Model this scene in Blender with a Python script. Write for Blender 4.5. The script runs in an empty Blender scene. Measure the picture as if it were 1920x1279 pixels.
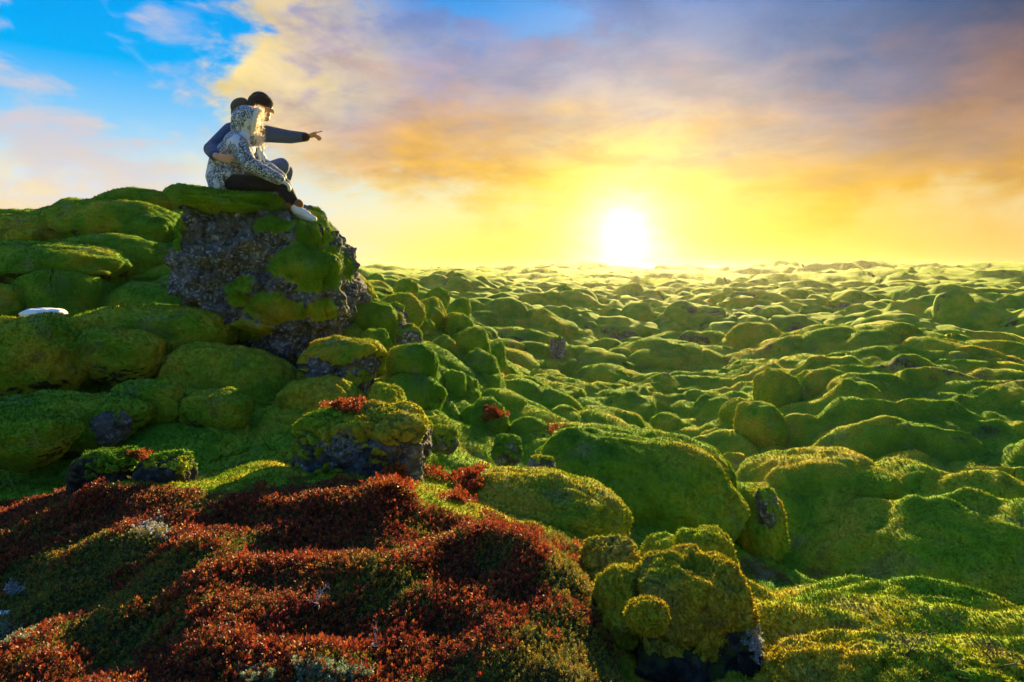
import bpy, bmesh, math, random
import numpy as np
from mathutils import Vector, Matrix, noise as mnoise
from mathutils.bvhtree import BVHTree

random.seed(7)
RNG = np.random.default_rng(7)
SC = bpy.context.scene
QUICK = False
COL = SC.collection

# ------------------------------------------------------------------ camera
F = 1173.0            # focal length in photograph pixels (1920 wide)
HZ = 510.0            # row of the horizon
EYE = 2.0             # camera height above the lava plain
cam_d = bpy.data.cameras.new('camera')
cam_d.sensor_width = 36.0
cam_d.lens = 36.0 * F / 1920.0
cam_d.shift_y = (HZ - 639.5) / 1920.0
cam_d.clip_start = 0.05
cam_d.clip_end = 9000
cam = bpy.data.objects.new('camera', cam_d)
COL.objects.link(cam)
cam.location = (0, 0, EYE)
cam.rotation_euler = (math.radians(90), 0, 0)
SC.camera = cam

# ------------------------------------------------------------------ sun and sky
SUN_AZ = math.radians(10.2)
SUN_EL = math.radians(14.0)
SKY_SUN_EL = math.radians(3.3)
def dirv(az, el): return Vector((math.sin(az)*math.cos(el), math.cos(az)*math.cos(el), math.sin(el)))
sun_d = bpy.data.lights.new('sun', 'SUN')
sun_d.energy = 5.0
sun_d.angle = math.radians(0.6)
sun_d.color = (1.0, 0.72, 0.32)
sun = bpy.data.objects.new('sun', sun_d)
COL.objects.link(sun)
sun.location = (20, 100, 30)
sun.rotation_euler = dirv(SUN_AZ+math.radians(5.0), SUN_EL).to_track_quat('Z', 'Y').to_euler()

SC.view_settings.view_transform = 'Standard'
SC.view_settings.look = 'None'
SC.view_settings.exposure = 1.95
SC.view_settings.gamma = 1.0
SC.cycles.use_denoising = True
SC.cycles.max_bounces = 6
SC.cycles.diffuse_bounces = 3
SC.cycles.transmission_bounces = 4
SC.cycles.transparent_max_bounces = 6
SC.cycles.volume_bounces = 1
SC.cycles.sample_clamp_indirect = 6.0

def lin(r, g, b):
    def c(v):
        v /= 255.0
        return v/12.92 if v <= 0.04045 else ((v+0.055)/1.055)**2.4
    return (c(r), c(g), c(b), 1.0)

class NT:
    """small helper to write node maths as expressions"""
    def __init__(s, tree): s.t = tree; s.n = tree.nodes; s.l = tree.links
    def put(s, sock, v):
        if hasattr(v, 'is_output'): s.l.new(v, sock)
        elif isinstance(v, (int, float)) and hasattr(sock, 'default_value') and hasattr(sock.default_value, '__len__'):
            sock.default_value = [v]*len(sock.default_value)
        elif sock.type == 'VECTOR' and hasattr(v, '__len__'): sock.default_value = v[:3]
        else: sock.default_value = v
    def m(s, op, a, b=0.0, c=None, clamp=False):
        n = s.n.new('ShaderNodeMath'); n.operation = op; n.use_clamp = clamp
        s.put(n.inputs[0], a); s.put(n.inputs[1], b)
        if c is not None: s.put(n.inputs[2], c)
        return n.outputs[0]
    def add(s, a, b): return s.m('ADD', a, b)
    def sub(s, a, b): return s.m('SUBTRACT', a, b)
    def mul(s, a, b): return s.m('MULTIPLY', a, b)
    def v(s, op, a, b=(0, 0, 0), scale=None):
        n = s.n.new('ShaderNodeVectorMath'); n.operation = op
        s.put(n.inputs[0], a); s.put(n.inputs[1], b)
        if scale is not None: s.put(n.inputs['Scale'], scale)
        return n.outputs['Value'] if op in ('DOT_PRODUCT', 'LENGTH', 'DISTANCE') else n.outputs[0]
    def ss(s, x, a, b, lo=0.0, hi=1.0):
        n = s.n.new('ShaderNodeMapRange'); n.interpolation_type = 'SMOOTHSTEP'
        s.put(n.inputs[0], x); n.inputs[1].default_value = a; n.inputs[2].default_value = b
        n.inputs[3].default_value = lo; n.inputs[4].default_value = hi
        return n.outputs[0]
    def mix(s, f, a, b, mode='MIX'):
        n = s.n.new('ShaderNodeMix'); n.data_type = 'RGBA'; n.blend_type = mode; n.clamp_factor = True
        s.put(n.inputs[0], f); s.put(n.inputs[6], a); s.put(n.inputs[7], b)
        return n.outputs[2]
    def noise(s, vec, scale, detail=4.0, rough=0.5, dist=0.0, out='Fac', lac=2.0):
        n = s.n.new('ShaderNodeTexNoise')
        s.put(n.inputs['Vector'], vec); n.inputs['Scale'].default_value = scale
        n.inputs['Detail'].default_value = detail; n.inputs['Roughness'].default_value = rough
        n.inputs['Distortion'].default_value = dist; n.inputs['Lacunarity'].default_value = lac
        return n.outputs[out]
    def voro(s, vec, scale, feature='F1', out='Distance', rand=1.0):
        n = s.n.new('ShaderNodeTexVoronoi'); n.feature = feature
        s.put(n.inputs['Vector'], vec); n.inputs['Scale'].default_value = scale
        n.inputs['Randomness'].default_value = rand
        return n.outputs[out]
    def ramp(s, fac, stops, interp='LINEAR'):
        n = s.n.new('ShaderNodeValToRGB'); cr = n.color_ramp; cr.interpolation = interp
        while len(cr.elements) < len(stops): cr.elements.new(0.5)
        for e, (p, c) in zip(cr.elements, stops): e.position = p; e.color = c if len(c) == 4 else (*c, 1)
        s.put(n.inputs[0], fac)
        return n.outputs[0]
    def sep(s, vec):
        n = s.n.new('ShaderNodeSeparateXYZ'); s.put(n.inputs[0], vec); return n.outputs
    def comb(s, x, y, z):
        n = s.n.new('ShaderNodeCombineXYZ')
        for i, q in enumerate((x, y, z)): s.put(n.inputs[i], q)
        return n.outputs[0]

def build_world():
    w = bpy.data.worlds.new('World'); SC.world = w; w.use_nodes = True
    t = w.node_tree; t.nodes.clear(); N = NT(t)
    tc = t.nodes.new('ShaderNodeTexCoord').outputs['Generated']
    d = N.v('NORMALIZE', tc)
    x, y, z = N.sep(d)
    D = 180/math.pi
    el = N.mul(N.m('ARCSINE', z), D)
    az = N.mul(N.m('ARCTAN2', x, y), D)
    sd = dirv(SUN_AZ, SKY_SUN_EL)
    ca = N.v('DOT_PRODUCT', d, tuple(sd))
    a = N.mul(N.m('ARCCOSINE', N.m('MINIMUM', ca, 0.999999)), D)      # angle from the sun, degrees
    elc = N.m('MAXIMUM', el, 0.0)
    # cloud coordinates: a flat deck overhead seen in perspective
    k = N.m('DIVIDE', 1.0, N.add(N.m('MAXIMUM', z, 0.0), 0.16))
    deck = N.comb(N.mul(x, k), N.mul(y, k), 0.3)
    n1 = N.noise(deck, 1.15, 7, 0.56, 0.35)
    n2 = N.noise(N.v('ADD', deck, (7.3, 2.1, 0.0)), 3.1, 6, 0.6, 0.3)
    n3 = N.noise(N.v('ADD', deck, (1.7, 9.2, 1.0)), 0.8, 3, 0.5, 0.2)
    # direction-space noise (round billows)
    b1 = N.noise(N.v('MULTIPLY', d, (1, 1, 1.7)), 5.5, 6, 0.55, 0.4)
    b2 = N.noise(N.v('MULTIPLY', d, (1, 1, 2.2)), 14.0, 5, 0.6, 0.3)
    # ---- clear sky
    sky = t.nodes.new('ShaderNodeTexSky'); sky.sky_type = 'NISHITA'; sky.sun_disc = False
    sky.sun_elevation = SUN_EL; sky.sun_rotation = SUN_AZ+math.radians(5.0)
    sky.air_density = 1.2; sky.dust_density = 1.0; sky.ozone_density = 3.0
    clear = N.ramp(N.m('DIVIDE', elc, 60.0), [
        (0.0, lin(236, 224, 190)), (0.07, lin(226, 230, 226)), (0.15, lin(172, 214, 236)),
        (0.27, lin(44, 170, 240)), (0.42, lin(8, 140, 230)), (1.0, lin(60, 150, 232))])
    clear = N.mix(1.0, clear, N.v('SCALE', sky.outputs[0], scale=0.012), 'ADD')
    warm = N.ss(a, 8.0, 46.0, 1.0, 0.0)
    low = N.ss(el, 0.0, 15.0, 1.0, 0.0)
    clear = N.mix(N.mul(N.mul(warm, low), 1.0), clear, lin(255, 232, 104))
    # ---- the big cloud bank: clear on the left, filling the right
    caz = N.m('COSINE', N.mul(N.sub(az, 58.0), 1/D))                    # 0 at az = -32
    left = N.add(N.mul(caz, 14.0), N.mul(N.sub(b1, 0.5), 7.5))
    left = N.add(left, N.mul(N.sub(b2, 0.5), 2.6))
    left = N.add(left, N.mul(N.sub(el, 15.0), -0.16))
    cov_l = N.ss(left, 0.15, 1.7)
    lowedge = N.add(5.5, N.mul(N.m('MAXIMUM', N.mul(az, -1.0), 0.0), 0.23))
    up = N.add(N.sub(el, lowedge), N.mul(N.sub(b1, 0.5), 11.0))
    up = N.add(up, N.mul(N.sub(b2, 0.5), 6.0))
    cov_u = N.ss(up, -3.4, 2.4)
    bank = N.mul(cov_l, cov_u)
    # gaps of blue high up
    gap = N.ss(N.add(n3, N.mul(N.sub(b2, 0.5), 0.35)), 0.60, 0.72)
    gap = N.mul(gap, N.ss(el, 16.0, 23.0))
    bank = N.mul(bank, N.sub(1.0, N.mul(gap, 0.8)))
    # cloud colour by height, then dulled towards the right, bright at its lit left rim
    elw = N.add(el, N.mul(N.sub(n1, 0.5), 16.0))
    elw = N.add(elw, N.mul(N.sub(b2, 0.5), 7.0))
    elw = N.add(elw, N.m('MINIMUM', N.m('MAXIMUM', N.mul(az, 0.08), -2.0), 2.0))
    cc = N.ramp(N.m('DIVIDE', N.m('MAXIMUM', elw, 0.0), 40.0), [
        (0.0, lin(255, 222, 84)), (0.13, lin(248, 196, 62)), (0.22, lin(228, 174, 88)), (0.31, lin(202, 164, 140)),
        (0.40, lin(160, 152, 180)), (0.51, lin(108, 140, 202)), (0.66, lin(84, 138, 216)), (1.0, lin(128, 164, 218))])
    lit = N.mul(N.ss(left, 0.2, 7.0, 1.0, 0.0), N.ss(b2, 0.3, 0.62))
    lit = N.mul(lit, N.ss(el, 30.0, 18.0))
    cc = N.mix(N.mul(N.ss(az, -8.0, -26.0), 0.62), cc, lin(226, 196, 168))
    cc = N.mix(N.mul(lit, 0.95), cc, lin(255, 226, 140))
    dull = N.mul(N.ss(N.add(az, N.mul(N.sub(n3, 0.5), 18.0)), 8.0, 42.0), N.ss(el, 2.0, 16.0, 0.12, 1.0))
    cc = N.mix(dull, cc, N.mix(N.ss(elw, 9.0, 24.0), lin(170, 118, 70), lin(50, 66, 96)))
    tex = N.add(0.46, N.mul(n2, 1.08))
    cc = N.v('MULTIPLY', cc, N.comb(tex, tex, tex))
    # ---- thin pink-grey clouds on the left
    wis = N.ss(N.add(n1, N.mul(N.sub(b1, 0.5), 1.1)), 0.43, 0.60)
    wis = N.mul(wis, N.ss(az, -22.0, -32.0))
    band = N.mul(N.ss(N.add(el, N.mul(N.sub(b1, 0.5), 8.0)), 11.0, 6.0), N.ss(az, -8.0, -24.0))
    col = N.mix(N.mul(wis, 0.85), clear, lin(212, 202, 206))
    col = N.mix(N.mul(band, 0.75), col, N.mix(N.ss(b2, 0.38, 0.62), lin(226, 226, 226), lin(250, 226, 178)))
    col = N.mix(N.mul(bank, 0.93), col, cc)
    # ---- glow of the sun through the haze
    amber = N.mul(N.ss(el, 14.0, 1.0), N.ss(az, -6.0, 20.0))
    col = N.mix(N.mul(amber, 0.72), col, N.mix(N.ss(az, 18.0, 42.0), lin(250, 208, 62), lin(226, 176, 76)))
    def gauss(w_): return N.m('EXPONENT', N.mul(N.m('POWER', N.m('DIVIDE', a, w_), 2.0), -1.0))
    streak = N.ss(N.add(n2, N.mul(N.sub(b2, 0.5), 0.6)), 0.35, 0.7, 0.45, 1.25)
    g2 = N.mul(N.mul(gauss(12.0), streak), 0.66)
    g1 = N.mul(N.mul(gauss(5.2), streak), 0.55)
    rag = N.ss(N.add(b2, N.mul(N.sub(b1, 0.5), 0.6)), 0.36, 0.66, 0.7, 1.25)
    g0 = N.mul(N.m('EXPONENT', N.mul(a, -0.33)), N.mul(rag, 1.1))
    g0 = N.add(g0, N.add(N.mul(gauss(1.3), 1.5), N.mul(gauss(2.8), 0.5)))
    col = N.mix(N.m('MINIMUM', g2, 0.9), col, lin(255, 226, 84))
    col = N.v('ADD', col, N.v('SCALE', (1.0, 0.78, 0.30), scale=g1))
    col = N.v('ADD', col, N.v('SCALE', (1.0, 0.92, 0.70), scale=g0))
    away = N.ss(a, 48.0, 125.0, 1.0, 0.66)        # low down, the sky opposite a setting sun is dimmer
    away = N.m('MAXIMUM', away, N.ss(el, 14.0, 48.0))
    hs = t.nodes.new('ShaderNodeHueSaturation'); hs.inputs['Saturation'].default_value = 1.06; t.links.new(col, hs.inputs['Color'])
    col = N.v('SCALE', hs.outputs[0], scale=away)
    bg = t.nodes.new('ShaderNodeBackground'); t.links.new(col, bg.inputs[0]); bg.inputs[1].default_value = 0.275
    out = t.nodes.new('ShaderNodeOutputWorld'); t.links.new(bg.outputs[0], out.inputs[0])
    w.cycles.sampling_method = 'MANUAL'; w.cycles.sample_map_resolution = 1024
build_world()

# ------------------------------------------------------------------ helpers
def W(px, py, Y):
    """photograph pixel at a distance of Y metres -> point in the world"""
    return Vector(((px-960.0)/F*Y, Y, EYE + (HZ-py)/F*Y))

def hsh(ix, iy, k):
    h = (ix.astype(np.int64)*374761393 + iy.astype(np.int64)*668265263 + np.int64(k)*982451653) & 0x7fffffff
    h = ((h ^ (h >> 13))*1274126177) & 0x7fffffff
    h = ((h ^ (h >> 16))*1103515245) & 0x7fffffff
    return ((h ^ (h >> 15)) & 0xffffff)/float(0x1000000)

def vnoise2(x, y, k=0):
    ix = np.floor(x); iy = np.floor(y); fx = x-ix; fy = y-iy
    ix = ix.astype(np.int64); iy = iy.astype(np.int64)
    u = fx*fx*fx*(fx*(fx*6-15)+10); v = fy*fy*fy*(fy*(fy*6-15)+10)
    def g(dx, dy):
        a = hsh(ix+dx, iy+dy, k)*2*math.pi
        return np.cos(a)*(fx-dx)+np.sin(a)*(fy-dy)
    return 1.4*((g(0,0)*(1-u)+g(1,0)*u)*(1-v)+(g(0,1)*(1-u)+g(1,1)*u)*v)

def vnoise3(p, k=0):
    """gradient noise at an (n,3) array"""
    i = np.floor(p).astype(np.int64); f = p-i
    u = f*f*f*(f*(f*6-15)+10)
    def g(dx, dy, dz):
        ix = i[:,0]+dx+(i[:,2]+dz)*57; iy = i[:,1]+dy-(i[:,2]+dz)*113
        a = hsh(ix, iy, k)*2*math.pi; b = hsh(ix, iy, k+91)*2-1
        s = np.sqrt(1-b*b)
        return s*np.cos(a)*(f[:,0]-dx)+s*np.sin(a)*(f[:,1]-dy)+b*(f[:,2]-dz)
    def lx(dy, dz): return g(0,dy,dz)*(1-u[:,0])+g(1,dy,dz)*u[:,0]
    def ly(dz): return lx(0,dz)*(1-u[:,1])+lx(1,dz)*u[:,1]
    return 1.5*(ly(0)*(1-u[:,2])+ly(1)*u[:,2])

def fbm3(p, octv=4, k=0, rough=0.5):
    s = 0; a = 1.0
    for o in range(octv):
        s = s + a*vnoise3(p*2.03**o, k+o*7); a *= rough
    return s

def domes(x, y, cell, k, rmin=0.50, rmax=0.95, power=0.7):
    """union of round pillows: height 0..1 and the outward push at every point"""
    gx = np.floor(x/cell); gy = np.floor(y/cell)
    best = np.zeros_like(x); ox = np.zeros_like(x); oy = np.zeros_like(x)
    for dx in (-1, 0, 1):
        for dy in (-1, 0, 1):
            cx = gx+dx; cy = gy+dy
            jx = (cx+0.5+0.8*(hsh(cx, cy, k)-0.5))*cell
            jy = (cy+0.5+0.8*(hsh(cx, cy, k+1)-0.5))*cell
            R = (rmin+(rmax-rmin)*hsh(cx, cy, k+2))*cell
            hh = 0.45+0.55*hsh(cx, cy, k+3)
            an = hsh(cx, cy, k+4)*math.pi; st = 0.65+0.35*hsh(cx, cy, k+5)
            ax = x-jx; ay = y-jy
            u = (ax*np.cos(an)+ay*np.sin(an)); v = (-ax*np.sin(an)+ay*np.cos(an))/st
            t2 = (u*u+v*v)/(R*R)
            h = hh*np.clip(1-t2, 0, 1)**power
            m = h > best
            push = 0.30*np.sqrt(np.clip(t2, 0, 1))*np.clip(1-t2, 0, 1)
            dl = np.sqrt(ax*ax+ay*ay)+1e-6
            ox = np.where(m, ax/dl*push*R, ox); oy = np.where(m, ay/dl*push*R, oy)
            best = np.maximum(best, h)
    return best, ox, oy

def sstep(x, a, b):
    t = np.clip((x-a)/(b-a), 0, 1); return t*t*(3-2*t)

def mesh_np(name, verts, faces, smooth=True):
    """mesh from numpy arrays; faces (n,3) or (n,4)"""
    me = bpy.data.meshes.new(name)
    verts = np.ascontiguousarray(verts, dtype=np.float32); faces = np.ascontiguousarray(faces, dtype=np.int32)
    n, kk = faces.shape
    me.vertices.add(len(verts)); me.vertices.foreach_set('co', verts.ravel())
    me.loops.add(n*kk); me.loops.foreach_set('vertex_index', faces.ravel())
    me.polygons.add(n); me.polygons.foreach_set('loop_start', np.arange(0, n*kk, kk, dtype=np.int32))
    me.polygons.foreach_set('loop_total', np.full(n, kk, dtype=np.int32))
    me.polygons.foreach_set('use_smooth', np.full(n, smooth, dtype=bool))
    me.update(calc_edges=True); me.validate()
    return me

def link(name, me, mat=None, parent=None, **props):
    o = bpy.data.objects.new(name, me)
    COL.objects.link(o)
    if mat is not None and me is not None: me.materials.append(mat)
    if parent is not None: o.parent = parent
    for kx, vv in props.items():
        if vv: o[kx] = vv
    return o

# ------------------------------------------------------------------ materials
def new_mat(name):
    m = bpy.data.materials.new(name); m.use_nodes = True
    t = m.node_tree; t.nodes.clear(); N = NT(t)
    out = t.nodes.new('ShaderNodeOutputMaterial')
    return m, t, N, out

def principled(t, N, col, rough=0.9, spec=0.15, sheen=0.0, sheen_col=None, normal=None, trans=None):
    p = t.nodes.new('ShaderNodeBsdfPrincipled')
    N.put(p.inputs['Base Color'], col); N.put(p.inputs['Roughness'], rough)
    p.inputs['Specular IOR Level'].default_value = spec
    if sheen:
        p.inputs['Sheen Weight'].default_value = sheen; p.inputs['Sheen Roughness'].default_value = 0.45
        if sheen_col is not None: N.put(p.inputs['Sheen Tint'], sheen_col)
    if normal is not None: t.links.new(normal, p.inputs['Normal'])
    return p

def bump(t, N, h, strength, dist):
    b = t.nodes.new('ShaderNodeBump'); b.inputs['Strength'].default_value = strength
    b.inputs['Distance'].default_value = dist; N.put(b.inputs['Height'], h)
    return b.outputs[0]

def moss_colour(t, N, pos, bright=1.0):
    big = N.noise(pos, 0.55, 4, 0.6)
    mid = N.noise(pos, 2.6, 4, 0.6)
    fine = N.noise(pos, 38.0, 3, 0.6)
    f = N.add(N.mul(big, 0.55), N.mul(mid, 0.45))
    c = N.ramp(N.ss(f, 0.36, 0.64), [(0.0, (0.036*bright, 0.112*bright, 0.008*bright)), (0.45, (0.088*bright, 0.168*bright, 0.010*bright)),
                            (0.8, (0.172*bright, 0.192*bright, 0.013*bright)), (1.0, (0.235*bright, 0.195*bright, 0.016*bright))])
    grey = N.ss(N.noise(N.v('ADD', pos, (3, 8, 1)), 3.3, 5, 0.65), 0.55, 0.68)
    c = N.mix(N.mul(grey, 0.55), c, (0.090*bright, 0.120*bright, 0.050*bright, 1))
    dead = N.ss(N.noise(N.v('ADD', pos, (9, 2, 5)), 5.2, 5, 0.68), 0.60, 0.70)
    c = N.mix(N.mul(dead, 0.6), c, (0.095*bright, 0.060*bright, 0.020*bright, 1))
    g = N.add(0.60, N.mul(fine, 0.80))
    return N.v('MULTIPLY', c, N.comb(g, g, g))

def make_moss_ground():
    m, t, N, out = new_mat('moss_ground')
    pos = t.nodes.new('ShaderNodeNewGeometry').outputs['Position']
    c = moss_colour(t, N, pos, 1.6)
    # bare lava showing through here and there
    nz = N.sep(t.nodes.new('ShaderNodeNewGeometry').outputs['Normal'])[2]
    rk = N.ss(N.add(N.noise(pos, 0.9, 5, 0.62), N.mul(nz, -0.10)), 0.52, 0.58)
    rock = N.mix(N.ss(N.noise(pos, 9.0, 5, 0.7), 0.45, 0.65), (0.035, 0.028, 0.024, 1), (0.17, 0.165, 0.15, 1))
    c = N.mix(N.mul(rk, 0.85), c, rock)
    lt = t.nodes.new('ShaderNodeAttribute'); lt.attribute_name = 'litter'
    lit = N.mix(N.noise(pos, 70.0, 4, 0.7), (0.012, 0.009, 0.007, 1), (0.060, 0.040, 0.018, 1))
    c = N.mix(N.ss(N.add(lt.outputs['Fac'], N.mul(N.sub(N.noise(pos, 12.0, 4, 0.6), 0.5), 0.9)), 0.40, 0.60), c, lit)
    h = N.add(N.noise(pos, 60.0, 3, 0.6), N.mul(N.noise(pos, 14.0, 4, 0.6), 1.6))
    nrm = bump(t, N, h, 0.55, 0.012)
    p = principled(t, N, c, 0.95, 0.05, 0.22, (0.45, 0.60, 0.10, 1), nrm)
    t.links.new(p.outputs[0], out.inputs[0])
    return m

def make_blade(name, tone=1.0, hue=None):
    """moss shoots: thin, light passes through them"""
    m, t, N, out = new_mat(name)
    pos = t.nodes.new('ShaderNodeNewGeometry').outputs['Position']
    c = moss_colour(t, N, pos, 1.9*tone)
    if hue is not None: c = N.mix(hue[0], c, hue[1])
    at = t.nodes.new('ShaderNodeAttribute'); at.attribute_name = 'tint'
    c = N.v('MULTIPLY', c, at.outputs['Color'])
    sn = t.nodes.new('ShaderNodeAttribute'); sn.attribute_name = 'sn'
    nn = N.v('NORMALIZE', N.v('ADD', N.v('SCALE', sn.outputs['Vector'], scale=0.78), N.v('SCALE', t.nodes.new('ShaderNodeNewGeometry').outputs['Normal'], scale=0.22)))
    d = t.nodes.new('ShaderNodeBsdfDiffuse'); t.links.new(c, d.inputs[0]); t.links.new(nn, d.inputs['Normal'])
    tr = t.nodes.new('ShaderNodeBsdfTranslucent')
    t.links.new(N.v('MULTIPLY', c, (1.5, 1.3, 0.8)), tr.inputs[0])
    t.links.new(nn, tr.inputs['Normal'])
    mx = t.nodes.new('ShaderNodeMixShader'); mx.inputs[0].default_value = 0.42
    t.links.new(d.outputs[0], mx.inputs[1]); t.links.new(tr.outputs[0], mx.inputs[2])
    t.links.new(mx.outputs[0], out.inputs[0])
    return m

M_GROUND = make_moss_ground()
M_BLADE = make_blade('moss_shoots')

# ------------------------------------------------------------------ terrain
CP = [  # (px, py, Y): points of the ground surface read off the photograph
 (0,1279,1.45),(450,1279,1.45),(900,1279,1.45),(1150,1279,1.55),
 (120,1130,1.85),(0,1100,2.0),(300,1080,1.85),(600,1050,1.9),(900,1090,1.85),(1080,1090,1.9),
 (0,960,2.45),(200,930,2.5),(500,905,2.5),(330,920,2.5),(760,940,2.45),(1000,1000,2.35),(1100,1030,2.3),
 (1160,1150,2.15),(1180,1279,1.75),
 (250,880,2.9),(600,880,3.0),(60,880,2.8),(450,860,3.1),
 (100,800,3.45),(350,790,3.6),(480,780,3.7),(650,760,3.9),(800,880,3.3),(860,850,3.6),
 (80,740,4.0),(300,720,4.2),(500,700,4.6),(620,700,4.8),(760,760,4.4),(900,830,4.2),
 (50,600,5.1),(300,640,5.0),(450,640,5.5),(600,650,5.6),(720,680,5.4),(850,760,5.0),
 (60,530,6.3),(300,560,6.2),(350,500,7.0),(200,470,7.3),(690,580,6.8),(800,640,6.6),(880,700,6.2),(950,780,5.5),(1060,800,5.4),
 (0,430,7.8),(300,430,8.2),(0,420,9.4),(150,398,9.6),(260,380,9.8),(400,365,10.2),(480,400,10.2),(560,460,9.5),(650,530,8.5),(720,545,8.4),(800,580,8.2),
 (-300,450,9.8),(-300,520,6.0),(-300,800,3.2),(-300,1200,1.6),(500,530,14.0),(300,500,15.0),(0,510,15.0),(-300,510,15.0),(650,540,13.0),
 (880,640,9.0),(940,720,7.2),
 (900,930,3.2),(1000,960,3.0),(1150,1010,3.1),(1250,1030,3.1),(1220,950,3.7),
 (1100,850,4.8),(1200,830,5.2),(1300,900,5.0),(1380,1000,3.9),(1430,960,4.6),
 (1450,1120,2.3),(1550,1120,2.5),(1700,1105,2.55),(1850,1140,2.3),(1920,1170,2.1),(1500,1279,1.65),(1700,1279,1.65),(1920,1279,1.6),(2200,1250,1.7),
 (1500,1085,3.7),(1700,1080,3.6),(1900,1120,3.3),(1600,1060,4.0),
 (1550,980,4.6),(1750,980,4.4),(1900,980,4.2),(1450,900,5.6),(1600,900,5.2),(1750,880,5.2),(1920,880,5.0),
 (1430,830,6.6),(1550,800,6.4),(1720,800,6.2),(1920,800,6.0),(1420,750,8.2),(1550,710,8.2),(1720,720,7.6),(1920,720,7.4),
 (1520,675,9.5),(1620,658,9.8),(1740,670,9.6),(1920,690,9.0),(2300,700,8.5),
 (1600,650,14.0),(1750,650,14.0),(1400,680,13.0),(1900,660,14.0),
 (1250,830,7.0),(1320,790,8.2),(1150,790,8.0),(1250,740,9.8),(1080,760,8.6),(1000,700,10.5),(1100,690,12.0),(1200,690,12.0),(1320,690,12.0),
 (950,640,14.0),(1080,630,17.0),(1200,620,19.0),(1330,630,18.0),(1450,620,20.0),
 (1700,635,16.0),(1850,585,18.0),(1780,600,18.0),(1920,590,18.0),(2100,600,18.0),
 (1600,600,26.0),(1850,570,30.0),(1500,580,30.0),(1300,580,30.0),(1100,575,32.0),(950,570,30.0),(800,560,30.0),(700,550,30.0),
 (700,530,60.0),(900,535,60.0),(1100,537,60.0),(1300,537,60.0),(1500,535,60.0),(1750,533,60.0),(1920,530,60.0),
 (700,517,150.0),(1100,518,150.0),(1500,517,150.0),(1900,515,150.0),
]
_pts = [W(*c) for c in CP]
for az in range(-180, 180, 20):          # behind and beside the camera
    if abs(az) < 70: continue
    for r, zz in ((1.2, -1.1), (4.0, -1.0), (12.0, -1.2), (60.0, -1.3)):
        if az < 0 and abs(az) < 110: zz += {1.2: 0.0, 4.0: 0.5, 12.0: 1.6, 60.0: 0.0}[r]
        aa = math.radians(az); _pts.append(Vector((r*math.sin(aa), r*math.cos(aa), EYE+zz)))
for az in range(-180, 180, 15):
    aa = math.radians(az)
    for r, zz in ((0.5, -1.05), (560.0, -1.35)):
        _pts.append(Vector((r*math.sin(aa), r*math.cos(aa), EYE+zz)))
_P = np.array([tuple(p) for p in _pts])
def _feat(x, y):
    r = np.sqrt(x*x+y*y)+1e-4; ph = np.arctan2(x, y)
    return np.stack([np.sin(ph)*1.35, np.cos(ph)*1.35, np.log(r)], -1)
_FP = _feat(_P[:,0], _P[:,1])
def _kern(d): return d
_D = np.sqrt(((_FP[:,None]-_FP[None])**2).sum(-1))
_A = _kern(_D)+np.eye(len(_FP))*-0.012
_n = len(_FP)
_M = np.block([[_A, np.ones((_n,1))],[np.ones((1,_n)), np.zeros((1,1))]])
_sol = np.linalg.solve(_M, np.append(_P[:,2], 0))
def base_h(x, y):
    out = np.empty_like(x); fe = _feat(x, y)
    for i in range(0, len(x), 40000):
        d = np.sqrt(np.maximum(((fe[i:i+40000,None]-_FP[None])**2).sum(-1), 0))
        out[i:i+40000] = d @ _sol[:-1] + _sol[-1]
    return out

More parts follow.
